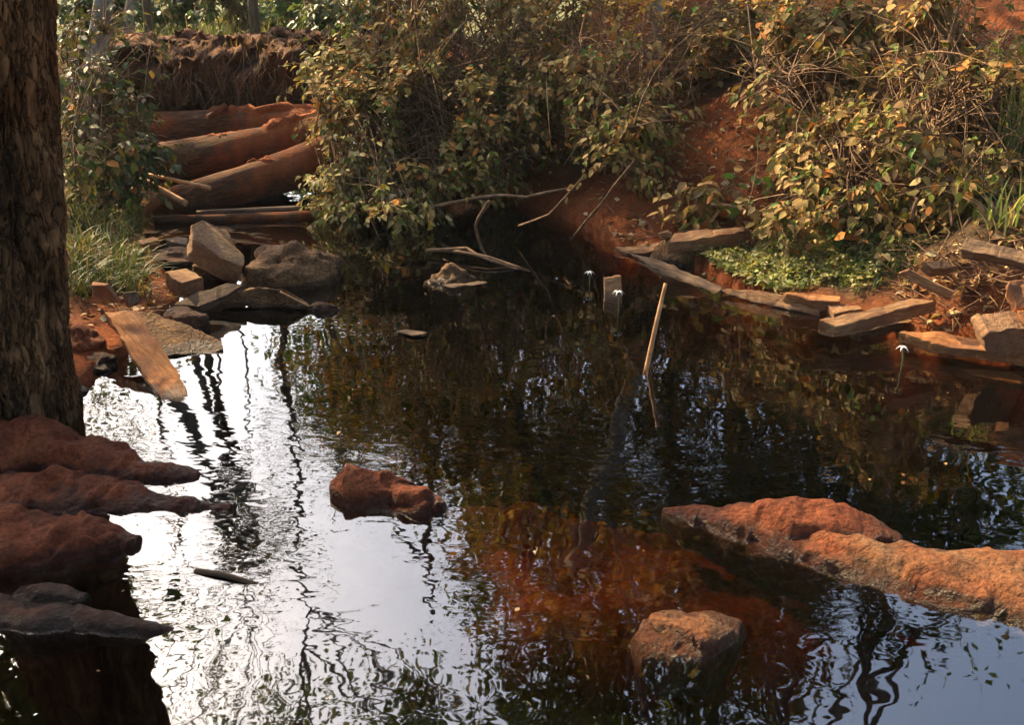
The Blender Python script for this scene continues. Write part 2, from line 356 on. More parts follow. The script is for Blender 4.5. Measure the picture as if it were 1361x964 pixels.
# ---------------------------------------------------------------- leaves
LT = np.array([(0, 0, 0), (.28, .30, .06), (.28, 0, 0), (.28, -.30, .06), (.62, .27, .05), (.64, 0, -.02), (.62, -.27, .05), (1, 0, -.10)])
LFACES = [(0, 2, 1), (0, 3, 2), (1, 2, 5, 4), (2, 3, 6, 5), (4, 5, 7), (5, 6, 7)]
QT = np.array([(0, 0, 0), (.5, .28, .05), (1, 0, -.05), (.5, -.28, .05)]); QFACES = [(0, 3, 2, 1)]
def frames(axis, up):
    x = axis / np.linalg.norm(axis, axis=1, keepdims=True); y = np.cross(up, x); y /= np.linalg.norm(y, axis=1, keepdims=True) + 1e-9
    return np.stack([x, y, np.cross(x, y)], 2)
def leaf_mesh(name, pos, axis, up, size, cols, m, parent=None, simple=False):
    T, FC = (QT, QFACES) if simple else (LT, LFACES)
    fr = frames(axis, up); rg_ = np.random.default_rng(len(pos)); TT = T[None] * np.stack([np.ones(len(pos)), rg_.uniform(.6, 1.15, len(pos)), rg_.uniform(-.5, 3.0, len(pos))], 1)[:, None, :]; v = np.einsum('nij,nkj->nki', fr, TT) * size[:, None, None] + pos[:, None, :]
    n, k = len(pos), len(T)
    me = bpy.data.meshes.new(name); vv = v.reshape(-1, 3).astype(np.float32)
    ls = [len(f) for f in FC]; idx = np.concatenate([np.array(f) for f in FC])
    loops = (idx[None, :] + (np.arange(n) * k)[:, None]).ravel().astype(np.int32)
    tot = np.tile(np.array(ls, np.int32), n); st = np.concatenate([[0], np.cumsum(tot)[:-1]]).astype(np.int32)
    me.vertices.add(len(vv)); me.vertices.foreach_set('co', vv.ravel())
    me.loops.add(len(loops)); me.loops.foreach_set('vertex_index', loops)
    me.polygons.add(len(tot)); me.polygons.foreach_set('loop_start', st); me.polygons.foreach_set('loop_total', tot)
    me.update(calc_edges=True)
    a = me.color_attributes.new('Col', 'FLOAT_COLOR', 'POINT')
    cc = np.concatenate([np.repeat(cols, k, 0), np.ones((n * k, 1))], 1).astype(np.float32); a.data.foreach_set('color', cc.ravel())
    me.materials.append(m); o = bpy.data.objects.new(name, me); link(o, parent); return o
def palette(pal, n, r):
    p = np.array([c for _, c in pal]); wgt = np.array([q for q, _ in pal], float); k = r.choice(len(p), n, p=wgt / wgt.sum())
    return p[k] * np.array([1.06, 1.0, .76]) * r.uniform(.7, 1.35, (n, 1)) * r.uniform(.92, 1.08, (n, 3))
DUSTY = [(5, (.33, .23, .115)), (4, (.24, .155, .072)), (3, (.20, .155, .055)), (2.4, (.12, .135, .035)), (1.4, (.42, .31, .17)), (1.2, (.38, .155, .05)), (.8, (.08, .16, .035))]
OLIVE = [(4.5, (.27, .19, .08)), (3.2, (.175, .145, .05)), (2.4, (.10, .12, .028)), (3, (.36, .265, .14)), (1.6, (.36, .155, .045)), (.8, (.07, .13, .028))]
GREEN = [(4, (.07, .12, .03)), (3, (.10, .15, .04)), (2, (.045, .085, .022)), (1.5, (.16, .16, .06)), (1, (.22, .17, .09))]
LUSH = [(3, (.06, .13, .03)), (3, (.09, .18, .04)), (2, (.05, .10, .03)), (1, (.16, .2, .07))]
SHADE = [(3, (.05, .08, .022)), (2, (.08, .10, .03)), (2, (.12, .10, .05)), (1, (.17, .13, .07))]

leafvar = {}
def leaf_variants(key, pal, m, r):
    if key not in leafvar:
        vs_ = []
        for c in palette(pal, 16, r):
            me = bpy.data.meshes.new('leaf'); T = (LT + r.normal(size=LT.shape) * .02) * np.array([1, r.uniform(.6, 1.15), r.uniform(-.5, 3.0)])
            me.from_pydata(T.tolist(), [], LFACES); a = me.color_attributes.new('Col', 'FLOAT_COLOR', 'POINT')
            a.data.foreach_set('color', np.tile(np.array([*c, 1], np.float32), len(LT))); me.materials.append(m); vs_.append(me)
        leafvar[key] = vs_
    return leafvar[key]

def in_blob(blobs, n, r, shell=.55):
    wgt = np.array([b[2] for b in blobs], float); k = r.choice(len(blobs), n, p=wgt / wgt.sum())
    d = r.normal(size=(n, 3)); d /= np.linalg.norm(d, axis=1, keepdims=True); rad = r.uniform(shell ** 3, 1, n) ** (1 / 3)
    c = np.array([b[0][:] for b in blobs])[k]; s = np.array([b[1] for b in blobs])[k]
    return c + d * s * rad[:, None], c, d
def shrub(name, label, base, blobs, n_stem, n_twig, per, size, pal, seed, cat='shrub', m='leaf', n_obj=120, droop=.8, stem_r=.014, shell=.45, key=None, twig_m='twig', floor=None, group=None, loose=.12, gap=-.08):
    r = np.random.default_rng(seed); root = empty(name, base, label, cat, group)
    tg, _, _ = in_blob(blobs, n_stem, r, .3); nodes = []; stems = []
    base = Vector(base)
    for t in tg:
        t = Vector(t); b = base + Vector((r.normal() * .25, r.normal() * .2, -.1)); L = (t - b).length
        mid = b.lerp(t, .5) + Vector((r.normal() * .12, r.normal() * .12, .16 + r.uniform(0, .14))) * L
        pts = [b * (1 - u) ** 2 + mid * 2 * u * (1 - u) + t * u * u for u in np.linspace(0, 1, 9)]
        pts = [p + Vector(r.normal(size=3) * .012 * L) * (0 < i < 8) for i, p in enumerate(pts)]
        mb = MB(); mb.tube(pts, [stem_r * (1 - .75 * u) * r.uniform(.8, 1.2) for u in np.linspace(0, 1, 9)], 5); stems.append(mb)
        for p in pts[3:]: nodes.append((p, len(stems) - 1))
    NP = np.array([q[0][:] for q in nodes]); tt, cc, dd = in_blob(blobs, int(n_twig * 1.6), r, shell)
    tt = tt + r.normal(size=tt.shape) * loose; keep = (fbm(tt * 2.6 + seed, seed, 3) > gap) | (n_twig < 40); tt, cc, dd = tt[keep], cc[keep], dd[keep]
    pos, axis, up, sz, own = [], [], [], [], []
    for t, c, d in zip(tt, cc, dd):
        if floor is not None and t[2] < floor(t): continue
        dist = np.linalg.norm(NP - t, axis=1) + np.clip(NP[:, 2] - t[2], 0, None) * .4; i = int(np.argmin(dist)); a = Vector(NP[i]); t = Vector(t)
        L = (t - a).length; mid = a.lerp(t, .5) + Vector((0, 0, .15 * L + .03)) + Vector(r.normal(size=3) * .06 * L)
        pts = [a * (1 - u) ** 2 + mid * 2 * u * (1 - u) + t * u * u for u in np.linspace(0, 1, 5)]
        stems[nodes[i][1]].tube(pts, [.0055, .005, .004, .003, .002], 3, False)
        n = max(3, int(per * r.uniform(.6, 1.4))); Lr = max(L, .18); dirv = (pts[-1] - pts[-2]).normalized()
        side = dirv.cross(Vector((0, 0, 1))); side = side.normalized() if side.length > .01 else Vector((1, 0, 0))
        for k in range(n):
            back = (k / n) ** 1.2 * min(.42, Lr * .85); p = pts[-1] - dirv * back + Vector(r.normal(size=3) * .02)
            s = side * (1 if k % 2 else -1)
            ax = dirv * .5 + s * r.uniform(.4, 1.0) + Vector((0, 0, -droop * r.uniform(.3, 1.3))) + Vector(d) * .3 + Vector(r.normal(size=3) * .25)
            u_ = Vector((0, 0, 1)) + Vector(d) * .55 + Vector((0, -.25, 0)) + Vector(r.normal(size=3) * .35)
            pos.append(p[:]); axis.append(ax[:]); up.append(u_[:]); own.append(nodes[i][1]); sz.append(size * r.uniform(.45, 1.45) * (.75 if k == 0 else 1))
    for q in range(int(n_twig * .22)):                     # bare dead shoots
        i = int(r.integers(len(NP))); a = Vector(NP[i]); t = Vector(in_blob(blobs, 1, r, .6)[0][0]) + Vector(r.normal(size=3) * .15); L = (t - a).length
        mid = a.lerp(t, .5) + Vector(r.normal(size=3) * .12 * L) + Vector((0, -.05, .08)); stems[nodes[i][1]].tube([a * (1 - u) ** 2 + mid * 2 * u * (1 - u) + t * u * u for u in np.linspace(0, 1, 6)], [.006, .0055, .005, .004, .003, .002], 3, False)
    stem_objs = [mb.build('stem', M[twig_m], root) for mb in stems]
    pos, axis, up, sz = map(np.array, (pos, axis, up, sz)); ns = len(pos)
    # the leaves that show largest (near the viewer, out on the near side) become parts; the rest is one mass
    near = np.linalg.norm(pos - np.array(CAM), axis=1); score = sz / near * (1 + .5 * r.uniform(size=ns)) - .004 * (pos[:, 1] - pos[:, 1].min())
    order = np.argsort(-score); big = order[:n_obj]; rest = order[n_obj:]
    cols = palette(pal, ns, r)
    if len(rest): leaf_mesh('foliage', pos[rest], axis[rest], up[rest], sz[rest], cols[rest], M[m], root)['kind'] = 'stuff'
    if n_obj:
        var = leaf_variants(key or name, pal, M[m], r); fr = frames(axis[big], up[big])
        for j, i in enumerate(big):
            o = bpy.data.objects.new('leaf', var[int(r.integers(len(var)))]); mw = Matrix(fr[j].tolist()).to_4x4() @ Matrix.Scale(float(sz[i]), 4); mw.translation = Vector(pos[i])
            link(o, stem_objs[own[i]]); o.matrix_basis = mw
    return root

def grass(name, label, bases, r, hmin, hmax, width, pal, m='green_leaf', lean=.5, segs=4, cat='grass', parent=None, kind='stuff', seed=0):
    rg = np.random.default_rng(seed); n = len(bases); hgt = rg.uniform(hmin, hmax, n); az = rg.uniform(0, 2 * math.pi, n); ln = rg.uniform(.1, 1, n) * lean
    d = np.stack([np.cos(az), np.sin(az), 0 * az], 1); s = np.stack([-np.sin(az), np.cos(az), 0 * az], 1); V = []
    for k in range(segs + 1):
        u = k / segs; c = bases + d * (ln * hgt * u ** 1.8)[:, None]; c = c + np.array([0, 0, 1.0]) * (hgt * (u - .45 * ln * u ** 2.5))[:, None]
        wd = width * (1 - u ** 1.5) * (.6 + .4 * min(1, u * 4)) + .0006
        V.append(np.stack([c - s * wd, c + s * wd], 1))
    V = np.stack(V, 1).reshape(n, -1, 3); k = V.shape[1]
    f = np.array([(2 * i, 2 * i + 1, 2 * i + 3, 2 * i + 2) for i in range(segs)])
    faces = (f[None] + (np.arange(n) * k)[:, None, None]).reshape(-1, 4)
    cols = np.concatenate([np.repeat(palette(pal, n, rg), k, 0), np.ones((n * k, 1))], 1)
    o = mesh_obj(name, V.reshape(-1, 3), faces, M[m], parent, True, cols)
    return tag(o, label, cat if parent is None else None, None, kind)

# ---------------------------------------------------------------- the setting: ground with the pond cut into it
shore_px = [(-420, 964), (-220, 860), (-130, 760), (-70, 680), (-10, 600), (92, 538), (118, 500), (165, 470), (205, 432), (232, 400), (212, 350), (188, 312), (178, 290)]
poly = [P(*q).to_2d() for q in shore_px]
poly += [Vector(q) for q in ((-3.25, 10.2), (-3.1, 13), (-3.4, 22), (-1.6, 22), (-1.5, 13), (-1.55, 10.2))]
poly += [P(*q).to_2d() for q in ((450, 272), (540, 262), (650, 262), (740, 285), (800, 318), (850, 334), (920, 352), (975, 388), (1085, 418), (1180, 432), (1255, 458), (1380, 484), (1560, 540), (1750, 700))]
poly += [Vector(q) for q in ((3.6, 2.2), (3.2, 1.0), (-3.2, .9))]
PL = np.array([p[:] for p in poly])
def sdist(x, y):
    a = PL; b = np.roll(PL, -1, 0); best = np.full(x.shape, 1e9); ins = np.zeros(x.shape, bool)
    for (ax, ay), (bx, by) in zip(a, b):
        ex, ey = bx - ax, by - ay; t = np.clip(((x - ax) * ex + (y - ay) * ey) / (ex * ex + ey * ey), 0, 1)
        best = np.minimum(best, (x - ax - t * ex) ** 2 + (y - ay - t * ey) ** 2)
        c = ((ay > y) != (by > y)) & (x < (bx - ax) * (y - ay) / (by - ay + 1e-12) + ax); ins ^= c
    d = np.sqrt(best); return np.where(ins, -d, d)
def sm(x, a, b):
    t = np.clip((x - a) / (b - a), 0, 1); return t * t * (3 - 2 * t)
SH = [(P(640, 630), .7, .45, -.25), (P(850, 665), 1.25, .75, -.21), (P(770, 745), .9, .5, -.26), (P(1000, 765), .8, .42, -.21), (P(60, 700), .5, .5, .0), (P(1250, 670), .6, .4, -.35), (P(20, 790), .35, .3, -.03)]
def height(x, y):
    x = np.asarray(x, float); y = np.asarray(y, float); s = sdist(x, y); o = np.clip(s, 0, None); i = np.clip(-s, 0, None)
    q = np.stack([x, y, 0 * x], -1)
    right = sm(x, -.6, .8) * sm(y, 2, 4)
    g = P(1080, 365); flat = np.exp(-(((x - g.x) / 1.0) ** 2 + ((y - g.y) / .7) ** 2))
    hr = .05 + .62 * np.clip(o - .75 * flat, 0, None) + .06 * flat; mg = P(1325, 372, .25); hr = hr + .30 * np.exp(-(((x - mg.x) / .62) ** 2 + ((y - mg.y) / .42) ** 2)) * sm(o, .05, .4); hr = np.minimum(hr, 2.2 + .04 * o)
    hl = np.minimum(.04 + .28 * o, .9 + .01 * o); hl = hl * (1 - .5 * sm(y, 2, -2))
    h = np.where(s > 0, hl * (1 - right) + hr * right, 0)
    road = sm(y, 10.4, 11.2) * sm(o, 0, .5); h = np.where(s > 0, h * (1 - road) + np.maximum(h, 1.12) * road, h)
    far = sm(y, 13, 15) * sm(o, 0, .6) * (1 - sm(x, 0, 3)); h = h * (1 - far) + (.85 + .008 * (y - 13)) * far
    h = h + np.where(s > 0, fbm(q * 1.7, 3, 4) * .07 * sm(o, 0, .6) + fbm(q * 7, 9, 3) * .02 * sm(o, 0, .2), 0)
    dep = -np.minimum(1.3, .03 + 1.9 * i) + fbm(q * 2.2, 5, 4) * .05
    for c, sx, sy, top in SH:
        g = np.exp(-(((x - c.x) / sx) ** 2 + ((y - c.y) / sy) ** 2)); dep = dep * (1 - g) + (top + fbm(q * 3.5, 11, 5, .6) * .06) * g
    return np.where(s > 0, h, np.minimum(dep, np.where(y > 2.2, -.012, .03) * (x > -1.6) + .03 * (x <= -1.6)))
LX, LY, LS = -7.0, .0, .06
_lx, _ly = np.meshgrid(np.arange(LX, 9, LS), np.arange(LY, 26, LS)); LG = height(_lx, _ly)
def hfast(x, y):
    x = np.asarray(x, float); y = np.asarray(y, float)
    u = np.clip((x - LX) / LS, 0, LG.shape[1] - 1.001); v = np.clip((y - LY) / LS, 0, LG.shape[0] - 1.001); i = u.astype(int); j = v.astype(int); a = u - i; b = v - j
    return (LG[j, i] * (1 - a) + LG[j, i + 1] * a) * (1 - b) + (LG[j + 1, i] * (1 - a) + LG[j + 1, i + 1] * a) * b
def gz(x, y):
    if LX < x < 8.9 and LY < y < 25.9: return float(hfast(x, y))
    return float(height(np.array([x]), np.array([y]))[0])
def ground_pt(px, py):                 # first meeting of the picture ray with the ground
    d = ray(px, py); ts = np.linspace(1.5, 30, 900); p = np.array(CAM)[None] + ts[:, None] * np.array(d)[None]
    hh = hfast(p[:, 0], p[:, 1]); k = np.argmax(p[:, 2] < np.maximum(hh, 0)); return Vector(p[k])
gx = np.concatenate([np.linspace(-70, -8, 26)[:-1], np.linspace(-8, -4.6, 20)[:-1], np.arange(-4.6, 6.2, .055), np.linspace(6.2, 12, 40), np.linspace(12, 70, 24)[1:]])
gy = np.concatenate([np.linspace(-40, 0, 18)[:-1], np.arange(0, 13, .055), np.linspace(13, 24, 70), np.linspace(24, 110, 34)[1:]])
X, Y = np.meshgrid(gx, gy); Z = height(X, Y); nx, ny = len(gx), len(gy)
idx = np.arange(nx * ny).reshape(ny, nx)
fcs = np.stack([idx[:-1, :-1], idx[:-1, 1:], idx[1:, 1:], idx[1:, :-1]], -1).reshape(-1, 4)
def ground_material():
    m, t, b = mat('ground_soil'); a = N(t, 'ShaderNodeAttribute', attribute_name='Col')
    n = noise(t, 2.2, 6, .6); soil = ramp(t, n.outputs[0], SOIL).outputs[0]
    n1 = noise(t, 5, 7, .7); hum = ramp(t, n1.outputs[0], [(.3, (.035, .022, .012)), (.5, (.085, .055, .03)), (.7, (.17, .11, .06))]).outputs[0]
    n2 = noise(t, 8, 6, .7); moss = ramp(t, n2.outputs[0], [(.3, (.05, .06, .02)), (.5, (.10, .115, .04)), (.7, (.2, .18, .09))]).outputs[0]
    sp = N(t, 'ShaderNodeSeparateColor'); t.links.new(a.outputs[0], sp.inputs[0])
    c = mixc(t, sp.outputs[1], mixc(t, sp.outputs[0], soil, hum), moss)
    n3 = noise(t, 45, 4, .7); c = mixc(t, .6, c, ramp(t, n3.outputs[0], [(.3, (.3, .3, .3)), (.7, (1.4, 1.4, 1.4))]).outputs[0], 'MULTIPLY')
    t.links.new(c, b.inputs['Base Color']); b.inputs['Roughness'].default_value = .95; b.inputs['Specular IOR Level'].default_value = .15
    n4 = noise(t, 22, 7, .7); bump(t, b, n4.outputs[0], 1, .05); return m
S_ = sdist(X, Y); q_ = np.stack([X, Y, 0 * X], -1); nz = fbm(q_ * 1.3, 91, 4)
hum = np.clip((1 - sm(X, -2.6, -1.6)) * sm(S_, .1, .7) + sm(Y + nz * .5, 9.3, 10.2) * sm(X, -1.2, .2) * .8 + nz * .35 * (S_ > 0) + sm(X + nz * .4, 1.9, 2.6) * .85 * sm(S_, .05, .4) * (1 - sm(Y, 7.0, 8.0) * .5), 0, 1) * (1 - .7 * sm(Y, 10.6, 11) * (1 - sm(Y, 12.2, 12.8)))
mos = np.clip(sm(Y + nz * .6, 12.2, 13.4) * .9 + (1 - sm(X, -3.4, -2.7)) * sm(Y, 5, 6.5) * .5 + (1 - sm(Y, -1, 1)) * .6, 0, 1) * (S_ > 0)
gcol = np.stack([hum, mos, 0 * hum, 1 + 0 * hum], -1).reshape(-1, 4)
tag(mesh_obj('ground', np.stack([X, Y, Z], -1).reshape(-1, 3), fcs, ground_material(), cols=gcol), kind='structure')

wb = bmesh.new(); bmesh.ops.create_cube(wb, size=1)
for v in wb.verts:
    v.co = Vector((-7 if v.co.x < 0 else 9, .3 if v.co.y < 0 else 22.5, -2.2 if v.co.z < 0 else 0))
wm = bpy.data.meshes.new('water'); wb.to_mesh(wm); wb.free(); wm.materials.append(M['water'])
wo_ = bpy.data.objects.new('water', wm); col.objects.link(wo_); tag(wo_, kind='structure')

# ---------------------------------------------------------------- trees
def tree(name, label, base, height_, r0, blobs, n_leaf, size, pal, seed, lean=(0, 0), n_limb=7, m='green_leaf', trunk_m='far_trunk', group=None, simple=True, wob=.04, crown_low=.5):
    r = np.random.default_rng(seed); root = empty(name, base, label, 'tree', group); b = Vector(base)
    top = b + Vector((lean[0], lean[1], height_)); K = 12
    pts = [b.lerp(top, u) + Vector((r.normal(), r.normal(), 0)) * wob * height_ * .25 * (u > 0) for u in np.linspace(-.03, 1, K)]
    mb = MB(); mb.tube(pts, [r0 * (1.25 if i == 0 else 1) * (1 - .8 * i / (K - 1)) for i in range(K)], 10); mb.build('trunk', M[trunk_m], root)
    tg, _, _ = in_blob(blobs, n_limb, r, .2); ends = []
    for t in tg:
        t = Vector(t); k = int(r.integers(int(K * crown_low), K - 1)); a = pts[k]; L = (t - a).length
        mid = a.lerp(t, .5) + Vector((0, 0, .12 * L)) + Vector(r.normal(size=3) * .06 * L)
        q = [a * (1 - u) ** 2 + mid * 2 * u * (1 - u) + t * u * u for u in np.linspace(0, 1, 7)]
        mb = MB(); rr = r0 * .45; mb.tube(q, [rr * (1 - .85 * u) for u in np.linspace(0, 1, 7)], 6)
        for s in range(5):
            a2 = q[int(r.integers(3, 7))]; e = a2 + Vector(r.normal(size=3) * .22 * L * .5); mb.tube([a2, a2.lerp(e, .5) + Vector((0, 0, .03 * L)), e], [rr * .25, rr * .17, rr * .06], 4, False); ends.append(e)
        ends += [q[5], q[6]]; mb.build('limb', M[trunk_m], root)
    # leaf clumps
    nc = max(12, n_leaf // 45); cc, _, _ = in_blob(blobs, nc, r, .25); allc = np.concatenate([cc, np.array([e[:] for e in ends])])
    k = r.integers(len(allc), size=n_leaf); cr = size * r.uniform(1.8, 4.2, len(allc))
    d = r.normal(size=(n_leaf, 3)); pos = allc[k] + d * cr[k][:, None] * .55
    ax = r.normal(size=(n_leaf, 3)) + np.array([0, 0, -.5]); up = r.normal(size=(n_leaf, 3)) * .6 + np.array([0, 0, 1])
    leaf_mesh('crown', pos, ax, up, size * r.uniform(.6, 1.25, n_leaf), palette(pal, n_leaf, r), M[m], root, simple)
    return root
def blob(c, rx, ry, rz, wgt=1): return (Vector(c), (rx, ry, rz), wgt)

# the big trunk at the left edge
def big_trunk():
    b = P(-8, 548); root = empty('tree', (b.x, b.y, -.2), 'massive ridged grey-brown trunk rising at the left edge of the pond', 'tree')
    n, k = 380, 430; zs = np.concatenate([np.linspace(-.3, 3.0, 390), np.linspace(3.1, 9, 40)]); th = np.linspace(0, 2 * math.pi, n, endpoint=False)
    T, Zz = np.meshgrid(th, zs); rad = .315 + .10 * np.exp(-np.clip(Zz, 0, None) / .5) - .012 * np.clip(Zz, 0, 9)
    cyl = np.stack([np.cos(T), np.sin(T), Zz * .7], -1); warp = fbm(cyl * 2.2, 61, 4)
    NC = 34; U = T / (2 * math.pi) * NC + warp * 1.2; W = Zz * 4.2 + fbm(cyl * 3 + 5, 66, 3) * 1.1
    f1 = np.full(U.shape, 9.0); f2 = np.full(U.shape, 9.0); idc = np.zeros(U.shape); ui, wi = np.floor(U).astype(int), np.floor(W).astype(int)
    for a in (-1, 0, 1):
        for c in (-1, 0, 1):
            ca, cc_ = (ui + a) % NC, wi + c + 50; jx, jz = _h(ca, cc_, 0 * ca, 5), _h(ca, cc_, 0 * ca + 1, 5)
            d = np.hypot(ui + a + jx - U, wi + c + jz - W); nw = d < f1; f2 = np.where(nw, f1, np.minimum(f2, d)); idc = np.where(nw, _h(ca, cc_, 0 * ca + 2, 5), idc); f1 = np.where(nw, d, f1)
    groove = 1 - np.clip((f2 - f1) / .20, 0, 1)
    strand = 1 - np.abs(fbm(np.stack([np.cos(T) * 9, np.sin(T) * 9, Zz * 1.6], -1) + warp[..., None], 63, 4, .6)) * 2
    lump = fbm(cyl * 1.3, 70, 3)
    rad = rad - groove * .016 + (idc - .5) * .014 + strand * .006 + lump * .03 + fbm(cyl * 14, 71, 3) * .006 + np.cos(5 * T + 1) * .03 * np.exp(-np.clip(Zz, 0, None) / .5)
    top = PD(-24, 0, b.y); ln = (top.x - b.x) / top.z; v = np.stack([b.x + rad * np.cos(T) + ln * Zz, b.y + rad * np.sin(T), Zz], -1).reshape(-1, 3)
    f = [(i * n + j, i * n + (j + 1) % n, (i + 1) * n + (j + 1) % n, (i + 1) * n + j) for i in range(k - 1) for j in range(n)]
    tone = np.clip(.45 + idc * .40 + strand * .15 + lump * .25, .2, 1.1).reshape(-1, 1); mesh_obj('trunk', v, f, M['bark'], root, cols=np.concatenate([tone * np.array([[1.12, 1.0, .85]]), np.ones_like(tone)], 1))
    r = np.random.default_rng(5); blobs = [blob((b.x - .3, b.y - .5, 9.5), 3.2, 3.0, 1.8)]
    for q in range(6):
        e = Vector(in_blob(blobs, 1, r, .4)[0][0]); a = Vector((b.x + ln * (7 + .3 * q), b.y, 7.0 + .3 * q)); mb = MB(); mb.tube([a, a.lerp(e, .5) + Vector((0, 0, .4)), e], [.14, .09, .03], 7); mb.build('limb', M['far_trunk'], root)
    nl = 5200; cc, _, _ = in_blob(blobs, 150, r, .2); p = cc[r.integers(150, size=nl)] + r.normal(size=(nl, 3)) * .3
    leaf_mesh('crown', p, r.normal(size=(nl, 3)), r.normal(size=(nl, 3)) * .6 + np.array([0, 0, 1]), .17 * r.uniform(.6, 1.2, nl), palette(GREEN, nl, r), M['green_leaf'], root, True)
big_trunk()

# trees that stand beyond the log bridge and up the right bank; the pond mirrors their trunks and crowns
def far_tree(px, y, hgt, r0, seed, label, blobs_px, n, size=.16, pal=GREEN, group='trees mirrored in the pond', lean=(0, 0), crown_low=.6):
    p = RF(px, 480, y); z = gz(p.x, y)
    return tree('tree', label, (p.x, y, z - .05), hgt, r0, [blob(RF(bx, by, y + dy), rx, ry, rz, w_) for bx, by, dy, rx, ry, rz, w_ in blobs_px], n, size, pal, seed, lean, group=group, crown_low=crown_low)
far_tree(378, 15, 12, .075, 1, 'tall tree whose dark trunk is mirrored left of the red stone', [(400, 990, 0, 1.8, 1.6, .8, 1), (560, 975, 1, 1.3, 1.5, .8, 1)], 3600, .17)
far_tree(205, 19, 11, .07, 2, 'slender far tree, leftmost of the mirrored trunks', [(90, 600, 0, 1.5, 2, 1.6, 1), (120, 900, 0, 1.0, 1.5, 1, .4)], 2200)
far_tree(290, 24, 15, .06, 3, 'slender far tree mirrored beside the leaning plank', [(250, 1000, 2, 1.8, 2, 1, 1)], 1400)
far_tree(322, 27, 16, .06, 4, 'slender far tree mirrored right of the leaning plank', [(360, 1010, 0, 2.2, 2, 1.2, 1), (385, 560, 0, .7, 1, 2.0, .25)], 1700)
far_tree(470, 20, 9, .12, 5, 'dense far tree behind the big dusty bush, left side', [(470, 500, 0, 1.6, 1.6, 2.0, 1), (530, 540, 0, 1.4, 1.4, 1.1, .6)], 4200)
far_tree(620, 18, 10, .13, 6, 'dense far tree behind the middle of the dusty bush', [(620, 520, 0, 1.7, 1.6, 1.8, 1), (720, 600, 0, 1.6, 1.5, 1.6, 1)], 5200)
far_tree(820, 16, 13, .19, 7, 'broad tall tree behind the dusty bush with wide crown', [(800, 640, 0, 2.2, 1.8, 2.0, 1), (880, 790, 0, 2.2, 2, 1.8, 1.2), (740, 900, -1, 1.5, 2, 1.5, 1.0), (880, 920, -.5, 2.0, 2, 1.6, 1.2), (700, 760, 0, 1.2, 1.4, 1.3, .8), (760, 1010, -1, 1.6, 2, 1.2, .8)], 19000, .18)
far_tree(1000, 14.5, 11, .17, 8, 'tall tree on the crest of the right bank', [(1010, 600, 0, 2.0, 1.6, 2.2, 1), (1000, 760, 0, 1.6, 1.5, 1.5, 1), (980, 880, 0, 1.3, 1.5, 1.2, .9)], 10500, .18)
far_tree(560, 14, 7.5, .12, 31, 'leafy tree close behind the huge dusty bush, left half', [(520, 470, 0, 1.3, 1.2, 1.3, 1), (600, 500, .3, 1.3, 1.2, 1.4, 1), (560, 560, .2, 1.5, 1.2, .9, .8)], 5200, .15, OLIVE)
far_tree(700, 13.5, 8, .12, 32, 'leafy tree close behind the huge dusty bush, right half', [(700, 480, 0, 1.4, 1.2, 1.4, 1), (690, 590, .2, 1.5, 1.2, 1.3, 1), (760, 660, .2, 1.2, 1.2, 1.2, .8)], 6500, .15, OLIVE)
far_tree(900, 13, 8, .12, 33, 'leafy tree close behind the bush with the grey trunk', [(880, 480, 0, 1.5, 1.2, 1.4, 1), (900, 600, .2, 1.5, 1.2, 1.4, 1), (950, 700, .2, 1.3, 1.2, 1.2, .8)], 6500, .15, OLIVE)
far_tree(1100, 12.5, 8, .12, 34, 'leafy tree on the right bank above the pale broad-leaved bush', [(1080, 500, 0, 1.4, 1.2, 1.4, 1), (1120, 620, .2, 1.5, 1.2, 1.4, 1), (1050, 720, .2, 1.2, 1.2, 1.0, .7)], 6500, .15, OLIVE)
far_tree(440, 17, 8, .1, 35, 'leafy tree behind the clearing, half hidden by the huge bush', [(430, 490, 0, .9, 1.2, 1.2, 1), (470, 560, .2, .8, 1.2, 1.3, .8)], 2600, .15)
far_tree(1230, 13, 8, .15, 9, 'leafy tree at the right above the steep bank', [(1200, 600, 0, 2.0, 1.6, 1.6, 1), (1330, 700, 0, 1.7, 1.5, .9, .8)], 6500, .18)

p_ = RF(-10, 890, 6.0); tree('tree', 'slender unseen sapling added at the left to darken the mirrored corner', (-5.2, 4.2, gz(-5.2, 4.2) - .1), 5.2, .06, [blob(p_, .75, .7, .8)], 2400, .15, GREEN, 77, lean=(p_.x + 5.2, p_.y - 4.2), crown_low=.85)  # unseen tree added to block the sky mirrored at the lower left
